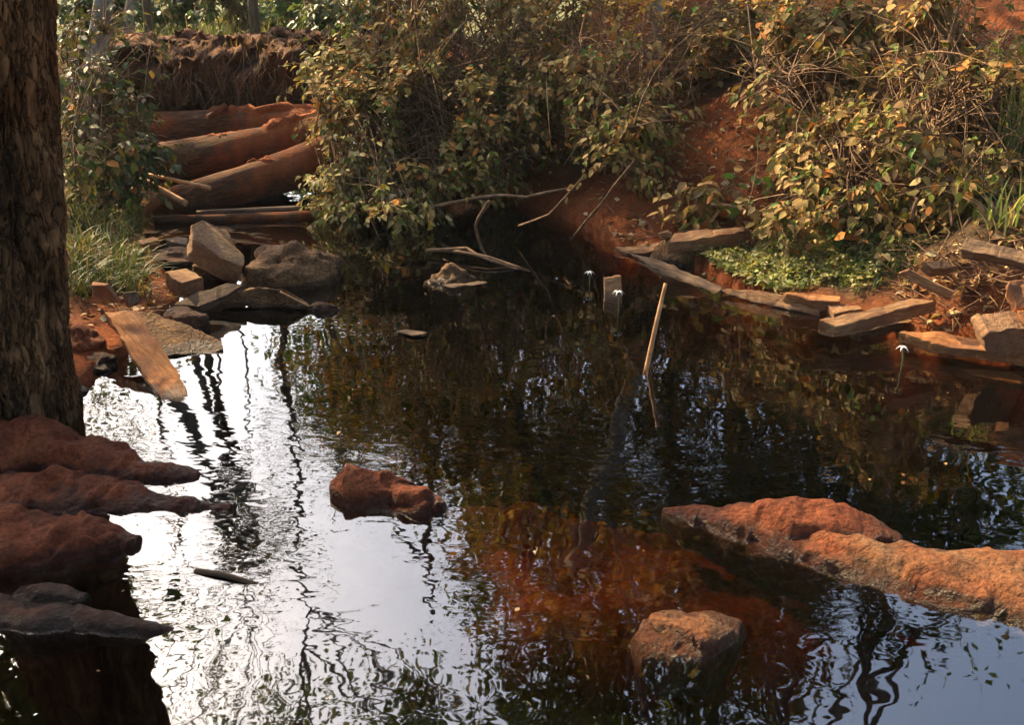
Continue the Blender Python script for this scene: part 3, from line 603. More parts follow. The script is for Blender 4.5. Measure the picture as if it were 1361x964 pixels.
# unseen trees added round and over the pond to cut skylight and dapple sun
for i, (x, y, hh, cr, n_, sz_, lab) in enumerate((
    (-15, 14, 15, [(-15.2, 14.2, 14, 3.0, 3.0, 1.5)], 800, .32, 'added giant shade tree deep in the left bank wood'),
    (-12.5, 18.5, 15, [(-12.5, 18, 14, 3.0, 3.0, 1.5)], 560, .32, 'added giant shade tree at the left behind the thicket'),
    (-12, 22, 15, [(-10.2, 21.5, 14.4, 2.8, 2.8, 1.3)], 380, .32, 'added giant shade tree farther left beyond the bridge'),
    (-16, 19.5, 16, [(-16, 19.5, 15, 3.0, 3.0, 1.5)], 260, .32, 'added giant shade tree deepest in the left wood'),
    (-12, 13, 13, [(-12, 13, 13, 2.8, 2.6, 1.4)], 750, .32, 'added giant shade tree on the left bank above the grass'),
    (-10.5, 11.5, 7, [(-10.2, 11.5, 3.6, 2.2, 2.2, 2.6)], 4500, .24, 'unseen bushy tree added to cut skylight beside the giants'),
    (-9.5, 16.5, 7, [(-10.2, 16.5, 3.8, 2.0, 2.2, 2.6)], 4200, .24, 'unseen bushy tree added to cut skylight beyond the bridge end'),
    (0.5, -8, 8, [(.5, -7.5, 3.4, 6.0, 2.0, 3.2)], 7500, .3, 'unseen bushy tree added to cut skylight far behind the viewer'),
    (9.5, 12, 15, [(6.0, 11, 14, 3.4, 3.0, 2.0), (3.2, 6.2, 12, 2.6, 2.2, 1.2)], 7000, .28, 'added spreading shade tree high on the right bank'),
    (8.5, 5.5, 11, [(6.8, 5.5, 9.5, 3.2, 2.8, 2.0), (2.2, 3.6, 10.2, 2.4, 2.0, 1.0)], 8500, .26, 'added shade tree on the right bank nearest the earth pile'),
    (8, 1.0, 10, [(6.2, .6, 8.0, 3.6, 3.0, 2.2)], 6500, .25, 'added shade tree at the right of the viewer'),
    (4.5, -4, 9, [(3.4, -3.2, 7.0, 3.8, 3.2, 2.6)], 7500, .25, 'added shade tree behind the viewer to the right'),
    (-2.5, -4.5, 9, [(-2.2, -3.6, 7.0, 4.2, 3.2, 2.6), (.2, 1.2, 9.5, 2.8, 2.0, 1.0)], 9000, .25, 'added shade tree behind the viewer to the left'),
    (-8.0, .5, 10, [(-7.6, 0, 6.0, 3.2, 2.6, 2.6), (-2.8, 4.0, 10.4, 2.0, 2.0, .9)], 8000, .25, 'added shade tree on the left bank beyond the big trunk'),
    (-11.0, 4.5, 8, [(-10.4, 4.5, 4.2, 2.6, 2.6, 2.4), (-4.9, 7.4, 8.3, 1.5, 1.5, 1.7)], 6500, .25, 'added shade tree on the left bank behind the grass'))):
    tree('tree', lab, (x, y, gz(x, y) - .1), hh, .24, [blob(q[:3], *q[3:], wgt=q[3] * q[4]) for q in cr], n_, sz_, GREEN, 300 + i, group='added shade trees around the pond', n_limb=7 * len(cr))

# ---------------------------------------------------------------- log bridge
def soil_cap(parent, A, B, width, h, seed, name='soil'):
    A, B = Vector(A), Vector(B); L = B - A; s = Vector((L.y, -L.x, 0)).normalized(); n, k = 12, 30; v = []
    for i in range(k):
        t = i / (k - 1); c = A + L * t; e = math.sin(math.pi * min(1, max(0, t))) ** .35
        for j in range(n):
            u = j / (n - 1) * 2 - 1; v.append(c + s * u * width * e + Vector((0, 0, (1 - u * u) * h * e - u * u * width * .5)))
    v = np.array([q[:] for q in v]); v[:, 2] += fbm(v * 6, seed, 5, .6) * h * .7 - h * .25; v[:, 1] += fbm(v * 5 + 9, seed + 2, 3) * .05
    f = [(i * n + j, i * n + j + 1, (i + 1) * n + j + 1, (i + 1) * n + j) for i in range(k - 1) for j in range(n - 1)]
    return mesh_obj(name, v, f, M['soil'], parent)
def px_m(px, y, py=150): return px / F * (PD(680, py, y) - CAM).dot(FW)

deck = empty('bridge_deck', PD(310, 100, 11.3), 'earth-covered deck of the log bridge with roots hanging under it', 'bridge')
da, db = PD(120, 96, 11.3), PD(500, 98, 11.3)
for k_, (dy, dz, rr) in enumerate(((-.28, -.02, .17), (.15, 0, .2), (.6, 0, .2), (1.0, -.02, .19))):
    o = fallen_log('timber', None, da + Vector((0, dy, dz - .12)), db + Vector((0, dy, dz - .12)), rr, rr * .95, M['log'], 40 + k_, .1, 0); mw = o.matrix_world.copy(); o.parent = deck; o.matrix_parent_inverse = Matrix.Translation(deck.location).inverted(); o.matrix_world = mw
def deck_earth():
    n, k = 60, 150; v = []
    for i in range(k):
        t = i / (k - 1); c = da.lerp(db, t)
        for j in range(n):
            u = j / (n - 1); yy = -.62 + 1.95 * u; prof = min(1, (u / .16)) ** .45 * min(1, (1 - u) / .2) ** .5
            v.append((c.x, c.y + yy + (.14 if prof < .2 else 0), c.z - .30 + .62 * prof))
    v = np.array(v); v[:, 2] += fbm(v * 3, 81, 5, .65) * .09; v[:, 1] += fbm(v * np.array([3.4, 3.4, 6]) + 7, 83, 6, .65) * .17
    f = [(i * n + j, i * n + j + 1, (i + 1) * n + j + 1, (i + 1) * n + j) for i in range(k - 1) for j in range(n - 1)]
    mesh_obj('earth_fill', v, f, M['humus'], deck)
deck_earth()
mb = MB(); r = np.random.default_rng(12)
for q in range(110):
    px = r.uniform(190, 445); a = PD(px, r.uniform(62, 112), 10.62 + r.uniform(-.05, .1)); L = r.uniform(.08, .38)
    p1 = a + Vector((r.normal() * .06, -r.uniform(.02, .1), -L * .5)); p2 = p1 + Vector((r.normal() * .07, r.normal() * .03, -L * .5)); mb.tube([a, p1, p2], [.004, .003, .0015], 3, False)
o = mb.build('hanging_roots', M['twig'], deck); o['kind'] = 'stuff'
bb = np.array([(*(lambda p: (p.x, p.y, p.z))(PD(r.uniform(190, 440), r.uniform(58, 80), 10.75 + r.uniform(0, .5))),) for _ in range(260)])
grass('dry_grass', None, bb, r, .03, .14, .003, [(3, (.25, .14, .07)), (2, (.34, .22, .11)), (1, (.12, .10, .04))], 'leaf', .9, parent=deck, seed=3)

def bridge_log(label, a, b, y0, y1, t0, t1, seed, cap):
    A, B = PD(*a, y0), PD(*b, y1); r0, r1 = px_m(t0 / 2, y0), px_m(t1 / 2, y1); bd = -.01
    o = fallen_log('log', label, A, B, r0, r1, M['log'], seed, .08, bd)
    for i, (u0, u1, h) in enumerate(cap):
        p0, p1 = A.lerp(B, u0), A.lerp(B, u1); up = Vector((0, 0, (r0 + r1) / 2 * .80))
        s = soil_cap(None, p0 + up, p1 + up, (r0 + r1) / 2 * .62, h, seed + 5 + i); col.objects.unlink(s) if False else None
        s.data.transform(o.matrix_world.inverted()); s.parent = o
    return o
bridge_log('thick upper log under the bridge deck, topped with red soil', (205, 172), (470, 158), 10.5, 10.3, 46, 44, 11, [(.1, .98, .06)])
bridge_log('long middle log of the bridge slanting up to the right', (180, 222), (450, 172), 9.75, 9.95, 54, 46, 22, [(.28, .55, .05), (.5, 1.0, .07)])
bridge_log('lowest bridge log, dark with red soil heaped at its right end', (225, 272), (450, 205), 9.1, 9.5, 44, 60, 33, [(.45, 1.0, .06)])
fallen_log('log', 'short broken branch piece lying on the upper bridge log', PD(277, 157, 10.2), PD(300, 141, 10.35), .035, .04, M['log'], 5, .15, 0, 8, 8, 'branch')
fallen_log('driftwood', 'long thin driftwood floating across the pond below the bridge logs', P(205, 293, .02), P(428, 285, .03), .035, .05, M['log'], 6, .25, 0, 10, 22, 'driftwood')
fallen_log('driftwood', 'shorter driftwood stick floating just behind the long one', P(262, 283, .03), P(400, 278, .04), .025, .035, M['plank_dark'], 7, .25, 0, 8, 16, 'driftwood')
fallen_log('branch', 'orange stick sloping down in front of the lowest bridge log', PD(190, 238, 8.9), PD(248, 271, 8.75), .022, .03, M['stick'], 8, .15, 0, 7, 10, 'branch')
fallen_log('branch', 'thinner orange stick lying above the sloping one', PD(196, 232, 9.0), PD(280, 250, 8.9), .014, .022, M['stick'], 9, .15, 0, 7, 10, 'branch')

# ---------------------------------------------------------------- left debris
PLK, BRD = 'plank', 'slab'
slab('plank', 'bright orange plank leaning from the left bank into the water', PLK, [(140, 413), (183, 412), (215, 464), (251.5, 524), (250, 531), (217, 535), (180, 478)], ((145, 414, .225), (183, 413, .225), (235, 531, -.002)), .055, M['plank_red'])
slab('wood_slab', 'flat brown slab lying right of the leaning orange plank', BRD, [(168, 414), (202, 414), (252, 433), (296, 455), (298, 465), (222, 472), (205, 462)], ((185, 414, .15), (298, 464, .01), (215, 470, .02)), .05, M['brown_rock'])
slab('stump_block', 'thick sawn block propped up with its pale cut face showing', 'block', [(255, 300), (270, 294), (301, 306), (313, 322), (325, 346), (322, 354), (294, 342), (270, 327), (256, 320)], ((290, 325, .30), (.42, -.42, .8)), .2, M['stump'], bevel=.012, rough=.012)
boulder('boulder', 'big brown pitted boulder beside the propped block at the waterline', P(383, 366, .02), (.37, .30, .27), M['brown_rock'], .1, .15, 5, 4)
slab('wood_block', 'small squared block below the propped block', 'block', [(219, 361), (247, 357), (271, 369), (242, 375)], ((219, 361, .2), (247, 357, .2), (271, 369, .17)), .13, M['plank'])
slab('plank', 'dark wet plank end lying under the small squared block', PLK, [(228, 405), (262, 388), (300, 377), (321, 378), (300, 392), (262, 408)], ((228, 405, .05), (262, 408, .04), (310, 378, .14)), .06, M['plank_dark'])
slab('wood_slab', 'flat brown slab at the water edge in front of the boulder', BRD, [(293, 402), (308, 386), (345, 384), (380, 387), (408, 404), (350, 408)], ((293, 403, .03), (408, 405, .03), (345, 384, .12)), .05, M['brown_rock'])
boulder('stone', 'small dark stone tip at the right of the flat brown slab', P(428, 412), (.11, .06, .05), M['dark_rock'], 0, .2, 4, 6, 4)
boulder('stone', 'dark grey stone behind the flat brown plank slab', P(243, 428, .03), (.16, .14, .09), M['dark_rock'], .3, .18, 6, 8, 4)
slab('wood_scrap', 'small pale wood scrap at the grassy bank edge', 'scrap', [(183, 320), (206, 315), (211, 322), (196, 334)], ((183, 320, .22), (206, 315, .22), (196, 334, .12)), .05, M['plank'])
slab('wood_scrap', 'thin pale scrap lying flat in shallow water before the driftwood', 'scrap', [(220, 319), (238, 313), (252, 317), (248, 324), (228, 324)], ((220, 319, .02), (238, 313, .025), (248, 324, .015)), .03, M['stump'])
slab('wood_block', 'reddish block half buried in the bank above the leaning plank', 'block', [(127, 374), (150, 375), (163, 400), (132, 403)], ((127, 374, .30), (150, 375, .30), (150, 402, .17)), .05, M['plank_red'], rough=.02)
slab('wood_scrap', 'brown wood chip beside the half buried reddish block', 'scrap', [(164, 388), (180, 384), (189, 402), (172, 408)], ((164, 388, .22), (180, 384, .22), (180, 406, .14)), .05, M['plank_dark'])
boulder('stone', 'purplish stone in the water at the foot of the big trunk', P(122, 488, .0), (.14, .12, .07), M['dark_rock'], .4, .2, 5, 9, 4)
boulder('stone', 'dark stone at the right foot of the big trunk', P(92, 524, .0), (.09, .09, .06), M['dark_rock'], .9, .2, 5, 10, 4)
boulder('stone', 'reddish stone wedged above the purplish one', P(112, 455, .08), (.12, .14, .10), M['mud_rock'], .2, .2, 5, 13, 4)
boulder('stone', 'brown stone in the shallows behind the small squared block', P(230, 345, .02), (.22, .16, .08), M['dark_rock'], .2, .2, 5, 14, 4)
fallen_log('branch', 'thin bare twig leaning on the propped block', P(296, 330, .24), P(333, 382, .02), .006, .009, M['stick'], 3, .1, 0, 6, 8, 'twig')
fallen_log('branch', 'bare twig reaching from the flat slab to the small dark stone', P(372, 388, .12), P(412, 408, .02), .006, .008, M['stick'], 4, .1, 0, 6, 8, 'twig')
boulder('stone', 'rubble stone under the propped block', P(290, 362, .02), (.2, .14, .12), M['brown_rock'], .2, .2, 6, 17, 4)

# ---------------------------------------------------------------- foreground rocks
spine_rock('rock', 'red mud-coated rock tapering right from the foot of the big trunk', [(-90, 612, 0, .34, .12), (15, 606, 0, .22, .17), (52, 600, 0, .16, .175), (110, 614, 0, .15, .105), (180, 626, 0, .10, .065), (225, 632, 0, .06, .055), (262, 637, -.01, .03, .025)], M['mud_rock'], 3, .045)
spine_rock('rock', 'low red rock running out to a point below the upper red rock', [(-60, 672, -.02, .25, .08), (60, 655, -.01, .17, .075), (160, 663, 0, .10, .055), (240, 670, 0, .06, .05), (308, 678, -.01, .025, .02)], M['mud_rock'], 5, .04)
spine_rock('rock', 'blunt red rock with a dark wet front at the left edge', [(-120, 728, 0, .30, .13), (0, 726, 0, .22, .11), (80, 722, 0, .17, .10), (140, 722, 0, .11, .085), (190, 726, -.01, .04, .04)], M['mud_rock'], 8, .04)
spine_rock('rock', 'small dark rock lying between the blunt rock and the long dark one', [(20, 800, -.03, .06, .05), (62, 796, -.02, .06, .06), (116, 800, -.02, .03, .03)], M['dark_rock'], 9, .025)
spine_rock('rock', 'long dark pointed rock nearest the lower left corner', [(-30, 818, -.03, .10, .05), (60, 828, -.02, .08, .06), (140, 834, -.01, .05, .05), (195, 838, 0, .03, .03), (232, 840, -.01, .018, .015)], M['dark_rock'], 11, .025)
spine_rock('stone', 'rough red stone standing alone in the sky reflection', [(440, 664, -.02, .05, .06), (465, 662, -.02, .13, .125), (520, 666, -.02, .14, .115), (565, 677, -.02, .11, .10), (594, 684, -.03, .03, .05)], M['mud_rock'], 14, .04, cat='stone')
spine_rock('stone', 'brown rounded stone alone in the foreground shallows', [(846, 868, -.03, .05, .04), (880, 858, -.02, .105, .07), (925, 850, -.02, .11, .08), (962, 840, -.02, .085, .065), (988, 834, -.03, .03, .03)], M['stone_two'], 16, .03, cat='stone')
spine_rock('rock', 'bright orange-red rock tapering to a point in mid water', [(880, 686, -.03, .03, .035), (935, 692, -.02, .09, .065), (990, 698, -.02, .14, .09), (1050, 703, -.01, .18, .11), (1120, 714, -.02, .17, .095), (1200, 728, -.04, .07, .05)], M['mud_rock'], 21, .028)
spine_rock('rock', 'long brown rock running off the right edge of the frame', [(960, 712, -.06, .04, .06), (1060, 732, -.03, .13, .075), (1150, 750, -.02, .16, .085), (1250, 770, -.01, .20, .095), (1370, 788, -.01, .22, .11), (1480, 804, 0, .22, .14)], M['stone_two'], 23, .028)
spine_rock('rock', 'low brown rock in front of the long one at the right edge', [(1195, 774, -.04, .03, .04), (1250, 792, -.03, .08, .07), (1320, 812, -.02, .10, .075), (1400, 826, -.02, .12, .09), (1480, 840, 0, .12, .09)], M['brown_rock'], 27, .04)
fallen_log('driftwood', 'dark stick half sunk in the bright sky reflection', P(258, 760, .0), P(342, 778, -.005), .012, .008, M['plank_dark'], 3, .35, .04, 7, 14, 'driftwood')

# ---------------------------------------------------------------- things in the middle of the pond
fallen_log('post', 'thin bare pole standing tilted in the middle of the pond', P(858, 500, -.06), PD(885, 377, P(860, 493).y + .22), .015, .010, M['stick'], 4, .22, .012, 9, 18, 'pole')
def upright_board():
    a = P(803, 402, -.03); b = P(827, 404, -.03); d = (b - a).normalized(); h = .165; back = Vector((0, .07, 0)); t = Vector((0, .03, 0))
    v = [a, a.lerp(b, .5), b, b + Vector((0, 0, h * .5)) + back * .5, b + Vector((-.006, 0, h * 1.02)) + back, b.lerp(a, .35) + Vector((0, 0, h)) + back, b.lerp(a, .5) + Vector((0, 0, h * .93)) + back, a + Vector((.0, 0, h * .86)) + back, a + Vector((0, 0, h * .5)) + back * .5]
    bm = bmesh.new(); f = bm.faces.new([bm.verts.new(p) for p in v]); ex = bmesh.ops.extrude_face_region(bm, geom=[f]); bmesh.ops.translate(bm, verts=[g for g in ex['geom'] if isinstance(g, bmesh.types.BMVert)], vec=t)
    bmesh.ops.recalc_face_normals(bm, faces=bm.faces); bmesh.ops.bevel(bm, geom=list(bm.edges), offset=.004, segments=1, affect='EDGES')
    me = bpy.data.meshes.new('board'); bm.to_mesh(me); bm.free(); me.materials.append(M['plank']); o = bpy.data.objects.new('board', me); col.objects.link(o)
    tag(recenter(o), 'broken board standing upright in the pond beside white flowers', 'board')
upright_board()
M['petal'] = surf('white_petal', [(.3, (.75, .76, .70)), (.7, (.85, .85, .8))], 6, .6, (20, .1, .002))
M['stalk'] = surf('green_stalk', [(.3, (.05, .08, .025)), (.7, (.09, .13, .045))], 8, .6, (20, .1, .002))
def flower(label, px, py_top, base, seed, s=.085):
    b = P(*base); r = np.random.default_rng(seed); y = b.y; top = PD(px, py_top, y + .02); root = empty('water_lily_flower', (b.x, b.y, -.02), label, 'flower', 'white spidery flowers standing in the pond')
    mb = MB(); mb.tube([(b.x, b.y, -.15), b.lerp(top, .5) + Vector((.006, 0, 0)), top], [.005, .0045, .004], 6); mb.build('stalk', M['stalk'], root)
    for k in range(6):
        a = k * math.pi / 3 + r.normal() * .2; d = Vector((math.cos(a), math.sin(a), 0)); n = d.cross(Vector((0, 0, 1))); pts = []; L = s * r.uniform(.8, 1.15)
        v = []; f = []
        for i in range(6):
            u = i / 5; c = top + d * L * u + Vector((0, 0, L * (.55 * u - 1.0 * u ** 2.4))); w_ = .005 * math.sin(math.pi * (.12 + .86 * u)); v += [c - n * w_, c + Vector((0, 0, .002)), c + n * w_]
        for i in range(5): f += [(3 * i, 3 * i + 1, 3 * i + 4, 3 * i + 3), (3 * i + 1, 3 * i + 2, 3 * i + 5, 3 * i + 4)]
        mesh_obj('petal', v, f, M['petal'], root)
flower('white spidery flower left of the upright board', 783, 362, (783, 381), 1, .035)
flower('white spidery flower right in front of the upright board', 822, 388, (821, 418), 2, .042)
flower('white spidery flower in front of the planks on the right', 1200, 462, (1197, 494), 3, .04)
boulder('rock', 'small brown rock heaped with twigs behind the floating bark', P(600, 374, -.02), (.19, .14, .12), M['brown_rock'], .2, .22, 5, 31, 4)
slab('bark_strip', 'thin wet bark strip floating by the small twig-heaped rock', 'bark', [(588, 379), (640, 372), (648, 375), (600, 383)], ((588, 379, .015), (640, 372, .02), (600, 383, .012)), .015, M['plank_dark'])
slab('bark_chip', 'lone bark chip floating in the open middle of the pond', 'bark', [(527, 441), (538, 438), (566, 441), (560, 445), (545, 447)], ((527, 441, .012), (560, 441, .016), (545, 447, .010)), .012, M['plank_dark'])
for i, (lab, pts, rd) in enumerate((
    ('longest bare fallen branch angling into the water below the bush', [(568, 333, .04), (620, 330, .07), (650, 342, .04), (706, 361, -.02)], .016),
    ('bare branch lying just under the longest fallen one', [(590, 333, .03), (630, 338, .06), (665, 350, .03), (700, 360, -.02)], .013),
    ('bare upright branch hanging from the bush into the pond', [(650, 268, .55), (632, 300, .25), (640, 330, .05), (655, 345, -.03)], .014),
    ('bare branch reaching from the water up into the bush at right', [(760, 318, -.03), (800, 270, .35), (842, 215, .85)], .012),
    ('thin dark branch dipping into the pond under the bush', [(690, 300, .1), (730, 285, .3), (775, 235, .7)], .010),
    ('thick dead branch lying above the water under the bush', [(560, 278, .12), (640, 262, .25), (700, 262, .3), (760, 250, .4)], .018))):
    mb = MB(); q = [P(*p) for p in pts]; s = [q[0]]
    for a, b in zip(q, q[1:]): s += [a.lerp(b, .5) + Vector(rng.normal(size=3) * .012), b]
    mb.tube(s, [rd * (1 - .5 * k / len(s)) for k in range(len(s))], 7); tag(recenter(mb.build('branch', M['twig'])), lab, 'branch')

# ---------------------------------------------------------------- planks along the right shore
slab('plank', 'thick plank lying at the foot of the red slope', PLK, [(895, 310), (940, 305), (989, 300), (991, 307), (940, 317), (889, 323)], ((889, 323, .20), (991, 307, .24), (895, 310, .24)), .10, M['plank'])
slab('plank', 'short plank at the water edge left of the thick one', PLK, [(817, 328), (850, 325), (885, 321), (888, 329), (855, 336), (830, 335)], ((817, 328, .04), (885, 321, .10), (855, 336, .03)), .05, M['plank'])
slab('wood_scrap', 'small wedge of wood between the two planks at the slope foot', 'scrap', [(876, 311), (890, 307), (896, 314), (884, 320)], ((876, 311, .2), (890, 307, .22), (884, 320, .15)), .04, M['plank'])
boulder('rock', 'brown rock at the shore below the thick plank', P(904, 342, .02), (.25, .17, .15), M['brown_rock'], .1, .15, 5, 41, 4)
slab('plank', 'half sunken plank running along the shore beside the brown rock', PLK, [(836, 335), (880, 348), (930, 366), (962, 383), (950, 391), (905, 373), (860, 353)], ((836, 335, .03), (962, 384, .02), (860, 353, -.005)), .045, M['plank_dark'])
slab('plank', 'long wet plank along the shore in front of the green patch', PLK, [(956, 383), (1012, 387), (1042, 391), (1088, 404), (1090, 420), (1059, 413), (1012, 404), (968, 393)], ((956, 383, .05), (1088, 404, .07), (1050, 412, .005)), .06, M['plank'])
slab('plank', 'plank lying behind the long wet one at the green patch', PLK, [(1040, 388), (1095, 391), (1117, 394), (1117, 402), (1092, 403)], ((1040, 388, .11), (1117, 394, .12), (1092, 403, .09)), .06, M['plank_red'])
slab('plank', 'short plank stub between the long wet plank and the beam', PLK, [(1100, 404), (1142, 404), (1146, 410), (1108, 417)], ((1100, 404, .08), (1142, 404, .09), (1108, 417, .06)), .07, M['plank'])
slab('beam', 'squared beam lying slantwise at the shore with notches on top', 'beam', [(1089, 426), (1150, 411), (1212, 397), (1246, 399), (1180, 415), (1112, 433)], ((1089, 426, .15), (1246, 399, .22), (1112, 433, .14)), .085, M['plank'])
slab('beam', 'darker beam lying underneath the notched one', 'beam', [(1135, 437), (1200, 420), (1252, 408), (1256, 413), (1200, 428), (1146, 441)], ((1135, 437, .05), (1252, 408, .09), (1146, 441, .04)), .07, M['plank_dark'])
slab('plank', 'long plank at the shore running off the right edge', PLK, [(1194, 441), (1240, 440), (1300, 447), (1375, 458), (1385, 477), (1300, 466), (1240, 457)], ((1194, 441, .10), (1375, 458, .10), (1300, 466, .08)), .06, M['plank_red'])
slab('beam', 'squared beam end slanting down out of the earth pile', 'beam', [(1194, 364), (1207, 359), (1240, 373), (1270, 389), (1262, 398), (1228, 383)], ((1194, 364, .40), (1270, 389, .32), (1262, 398, .28)), .08, M['plank'])
slab('wood_block', 'short block sticking out above the slanting beam end', 'block', [(1228, 349), (1256, 347), (1272, 356), (1240, 361)], ((1228, 349, .42), (1256, 347, .43), (1240, 361, .38)), .08, M['plank_dark'])
slab('beam', 'weathered beam on top of the earth pile at the right edge', 'beam', [(1286, 317), (1330, 326), (1380, 338), (1380, 350), (1330, 338), (1284, 327)], ((1286, 317, .62), (1380, 338, .60), (1284, 327, .57)), .09, M['plank_dark'])
slab('wood_block', 'stubby squared block standing on the long shore plank', 'block', [(1290, 422), (1300, 416), (1346, 413), (1350, 447), (1312, 452), (1298, 445)], ((1300, 417, .32), (1346, 414, .32), (1312, 452, .13)), .14, M['stump'])
slab('wood_block', 'tall block at the right edge beside the stubby one', 'block', [(1349, 414), (1385, 410), (1385, 452), (1352, 452)], ((1349, 414, .34), (1385, 410, .34), (1352, 452, .13)), .12, M['plank_red'])
slab('wood_slab', 'orange slab leaning on the earth pile at the right edge', BRD, [(1342, 374), (1390, 370), (1390, 408), (1350, 411)], ((1342, 374, .42), (1390, 370, .42), (1350, 411, .31)), .05, M['plank_red'])
slab('plank', 'dark sunken board just under the water at the right shore', PLK, [(1260, 478), (1330, 488), (1361, 500), (1361, 512), (1290, 500)], ((1260, 478, -.03), (1361, 500, -.03), (1290, 500, -.05)), .04, M['plank'])

# ---------------------------------------------------------------- shrubs
def gfloor(t): return gz(t[0], t[1]) + .02
def bpx(px, py, y, rpx, rpy, ry, wgt=1):
    c = PD(px, py, y); k = (c - CAM).dot(FW) / F; return (c, (rpx * k, ry, rpy * k), wgt)
def bgr(px, py, off, rpx, rpy, ry, wgt=1, low=None):      # a clump of leaves standing off the bank surface by `off` metres
    g = ground_pt(px, py if low is None else low); y = g.y - off; return bpx(px, py, y, rpx, rpy, ry, wgt)
shrub('shrub', 'huge dusty bush hanging over the water in the middle', (.0, 10.4, .5),
      [bpx(640, -40, 10.4, 240, 70, .9, 1.8), bpx(640, 60, 10.2, 190, 80, 1.0, 1.6), bpx(560, 150, 9.3, 150, 75, .9, 2.0), bpx(700, 170, 9.6, 130, 80, .9, 1.6), bpx(530, 240, 8.9, 80, 55, .5, 1.0), bpx(515, 120, 9.4, 80, 60, .5, .8), bpx(620, 215, 9.0, 110, 45, .6, .9)],
      64, 3300, 7, .068, OLIVE, 101, n_obj=280, floor=gfloor)
def gp(px, py): return ground_pt(px, py)
shrub('shrub', 'dusty bush right of the huge one, against a grey trunk', gp(850, 215),
      [bgr(830, 60, .9, 110, 75, .6, 1.3, 120), bgr(835, 190, .45, 75, 60, .45, 1, 230), bgr(790, 130, .6, 110, 60, .6, 1, 170), bgr(930, 70, .6, 80, 70, .5, 1)],
      30, 1150, 7, .074, DUSTY, 102, gap=.15, n_obj=220)
shrub('shrub', 'leafy bush arching low over the water at the left end', (-1.15, 9.5, .3),
      [bpx(462, 255, 8.7, 42, 38, .35, 1), bpx(510, 285, 8.3, 55, 22, .3, 1), bpx(450, 105, 9.6, 48, 45, .4, .8), bpx(478, 190, 9.1, 42, 60, .4, .8)],
      20, 560, 6, .072, [(3, (.38, .32, .19)), (2, (.24, .22, .09)), (2, (.16, .19, .06)), (1, (.45, .38, .25))], 103, n_obj=160)
shrub('shrub', 'pale broad-leaved bush on the upper red slope', gp(1060, 120),
      [bgr(1080, 130, .5, 85, 50, .4, 1.2), bgr(1000, 50, .5, 90, 60, .5, 1), bgr(1110, 40, .6, 100, 50, .5, 1)],
      26, 950, 7, .080, DUSTY, 104, gap=.15, n_obj=240)
shrub('shrub', 'dusty bush filling the upper right corner', gp(1260, 120),
      [bgr(1270, 60, .6, 110, 70, .5, 1.2), bgr(1235, 160, .5, 90, 60, .45, 1), bgr(1330, 150, .6, 70, 80, .45, .9)],
      28, 1250, 7, .078, DUSTY, 105, gap=.15, n_obj=240)
shrub('shrub', 'low spreading bush at the foot of the right bank', gp(1110, 260),
      [bgr(1120, 210, .4, 95, 45, .35, 1), bgr(1150, 275, .35, 100, 35, .3, 1), bgr(1060, 300, .2, 60, 22, .2, .5)],
      26, 1000, 7, .070, DUSTY, 106, gap=.15, n_obj=220)
shrub('shrub', 'small leafy bush at the right edge above the earth pile', gp(1320, 280),
      [bgr(1310, 250, .3, 70, 40, .3, 1), bgr(1230, 250, .3, 60, 45, .3, .8)], 14, 380, 6, .08, OLIVE, 107, gap=.15, n_obj=130)
shrub('seedling', 'small broad-leaved seedling on the bare red slope', ground_pt(930, 300), [bgr(935, 280, .12, 40, 16, .15, 1)], 4, 26, 4, .12, DUSTY, 108, n_obj=40, cat='plant', stem_r=.006)
shrub('seedling', 'bright green seedling standing out on the dark slope', ground_pt(1003, 262), [bgr(1002, 248, .15, 12, 8, .08, 1)], 2, 4, 3, .13, [(1, (.12, .30, .06))], 109, n_obj=10, cat='plant', stem_r=.005, m='green_leaf')
shrub('seedling', 'green seedling low in front of the bank bush', ground_pt(1195, 220), [bgr(1198, 208, .75, 14, 8, .08, 1)], 2, 4, 3, .13, [(1, (.12, .26, .07))], 110, n_obj=10, cat='plant', stem_r=.005, m='green_leaf')
shrub('seedling', 'green ferny clump at the back edge of the green patch', ground_pt(1135, 318), [bgr(1140, 305, .15, 30, 16, .12, 1)], 5, 26, 5, .10, LUSH, 111, n_obj=40, cat='plant', stem_r=.005, m='green_leaf')
shrub('shrub', 'dark leafy thicket on the left bank behind the grass', (-3.7, 8.8, .6),
      [bpx(140, 150, 8.6, 60, 70, .5, 1.2), bpx(135, 60, 9.2, 70, 60, .6, .8), bpx(175, 200, 8.3, 50, 50, .35, .9), bpx(120, 230, 8.0, 45, 60, .4, .7)],
      22, 420, 5, .085, SHADE, 112, n_obj=160, m='green_leaf')

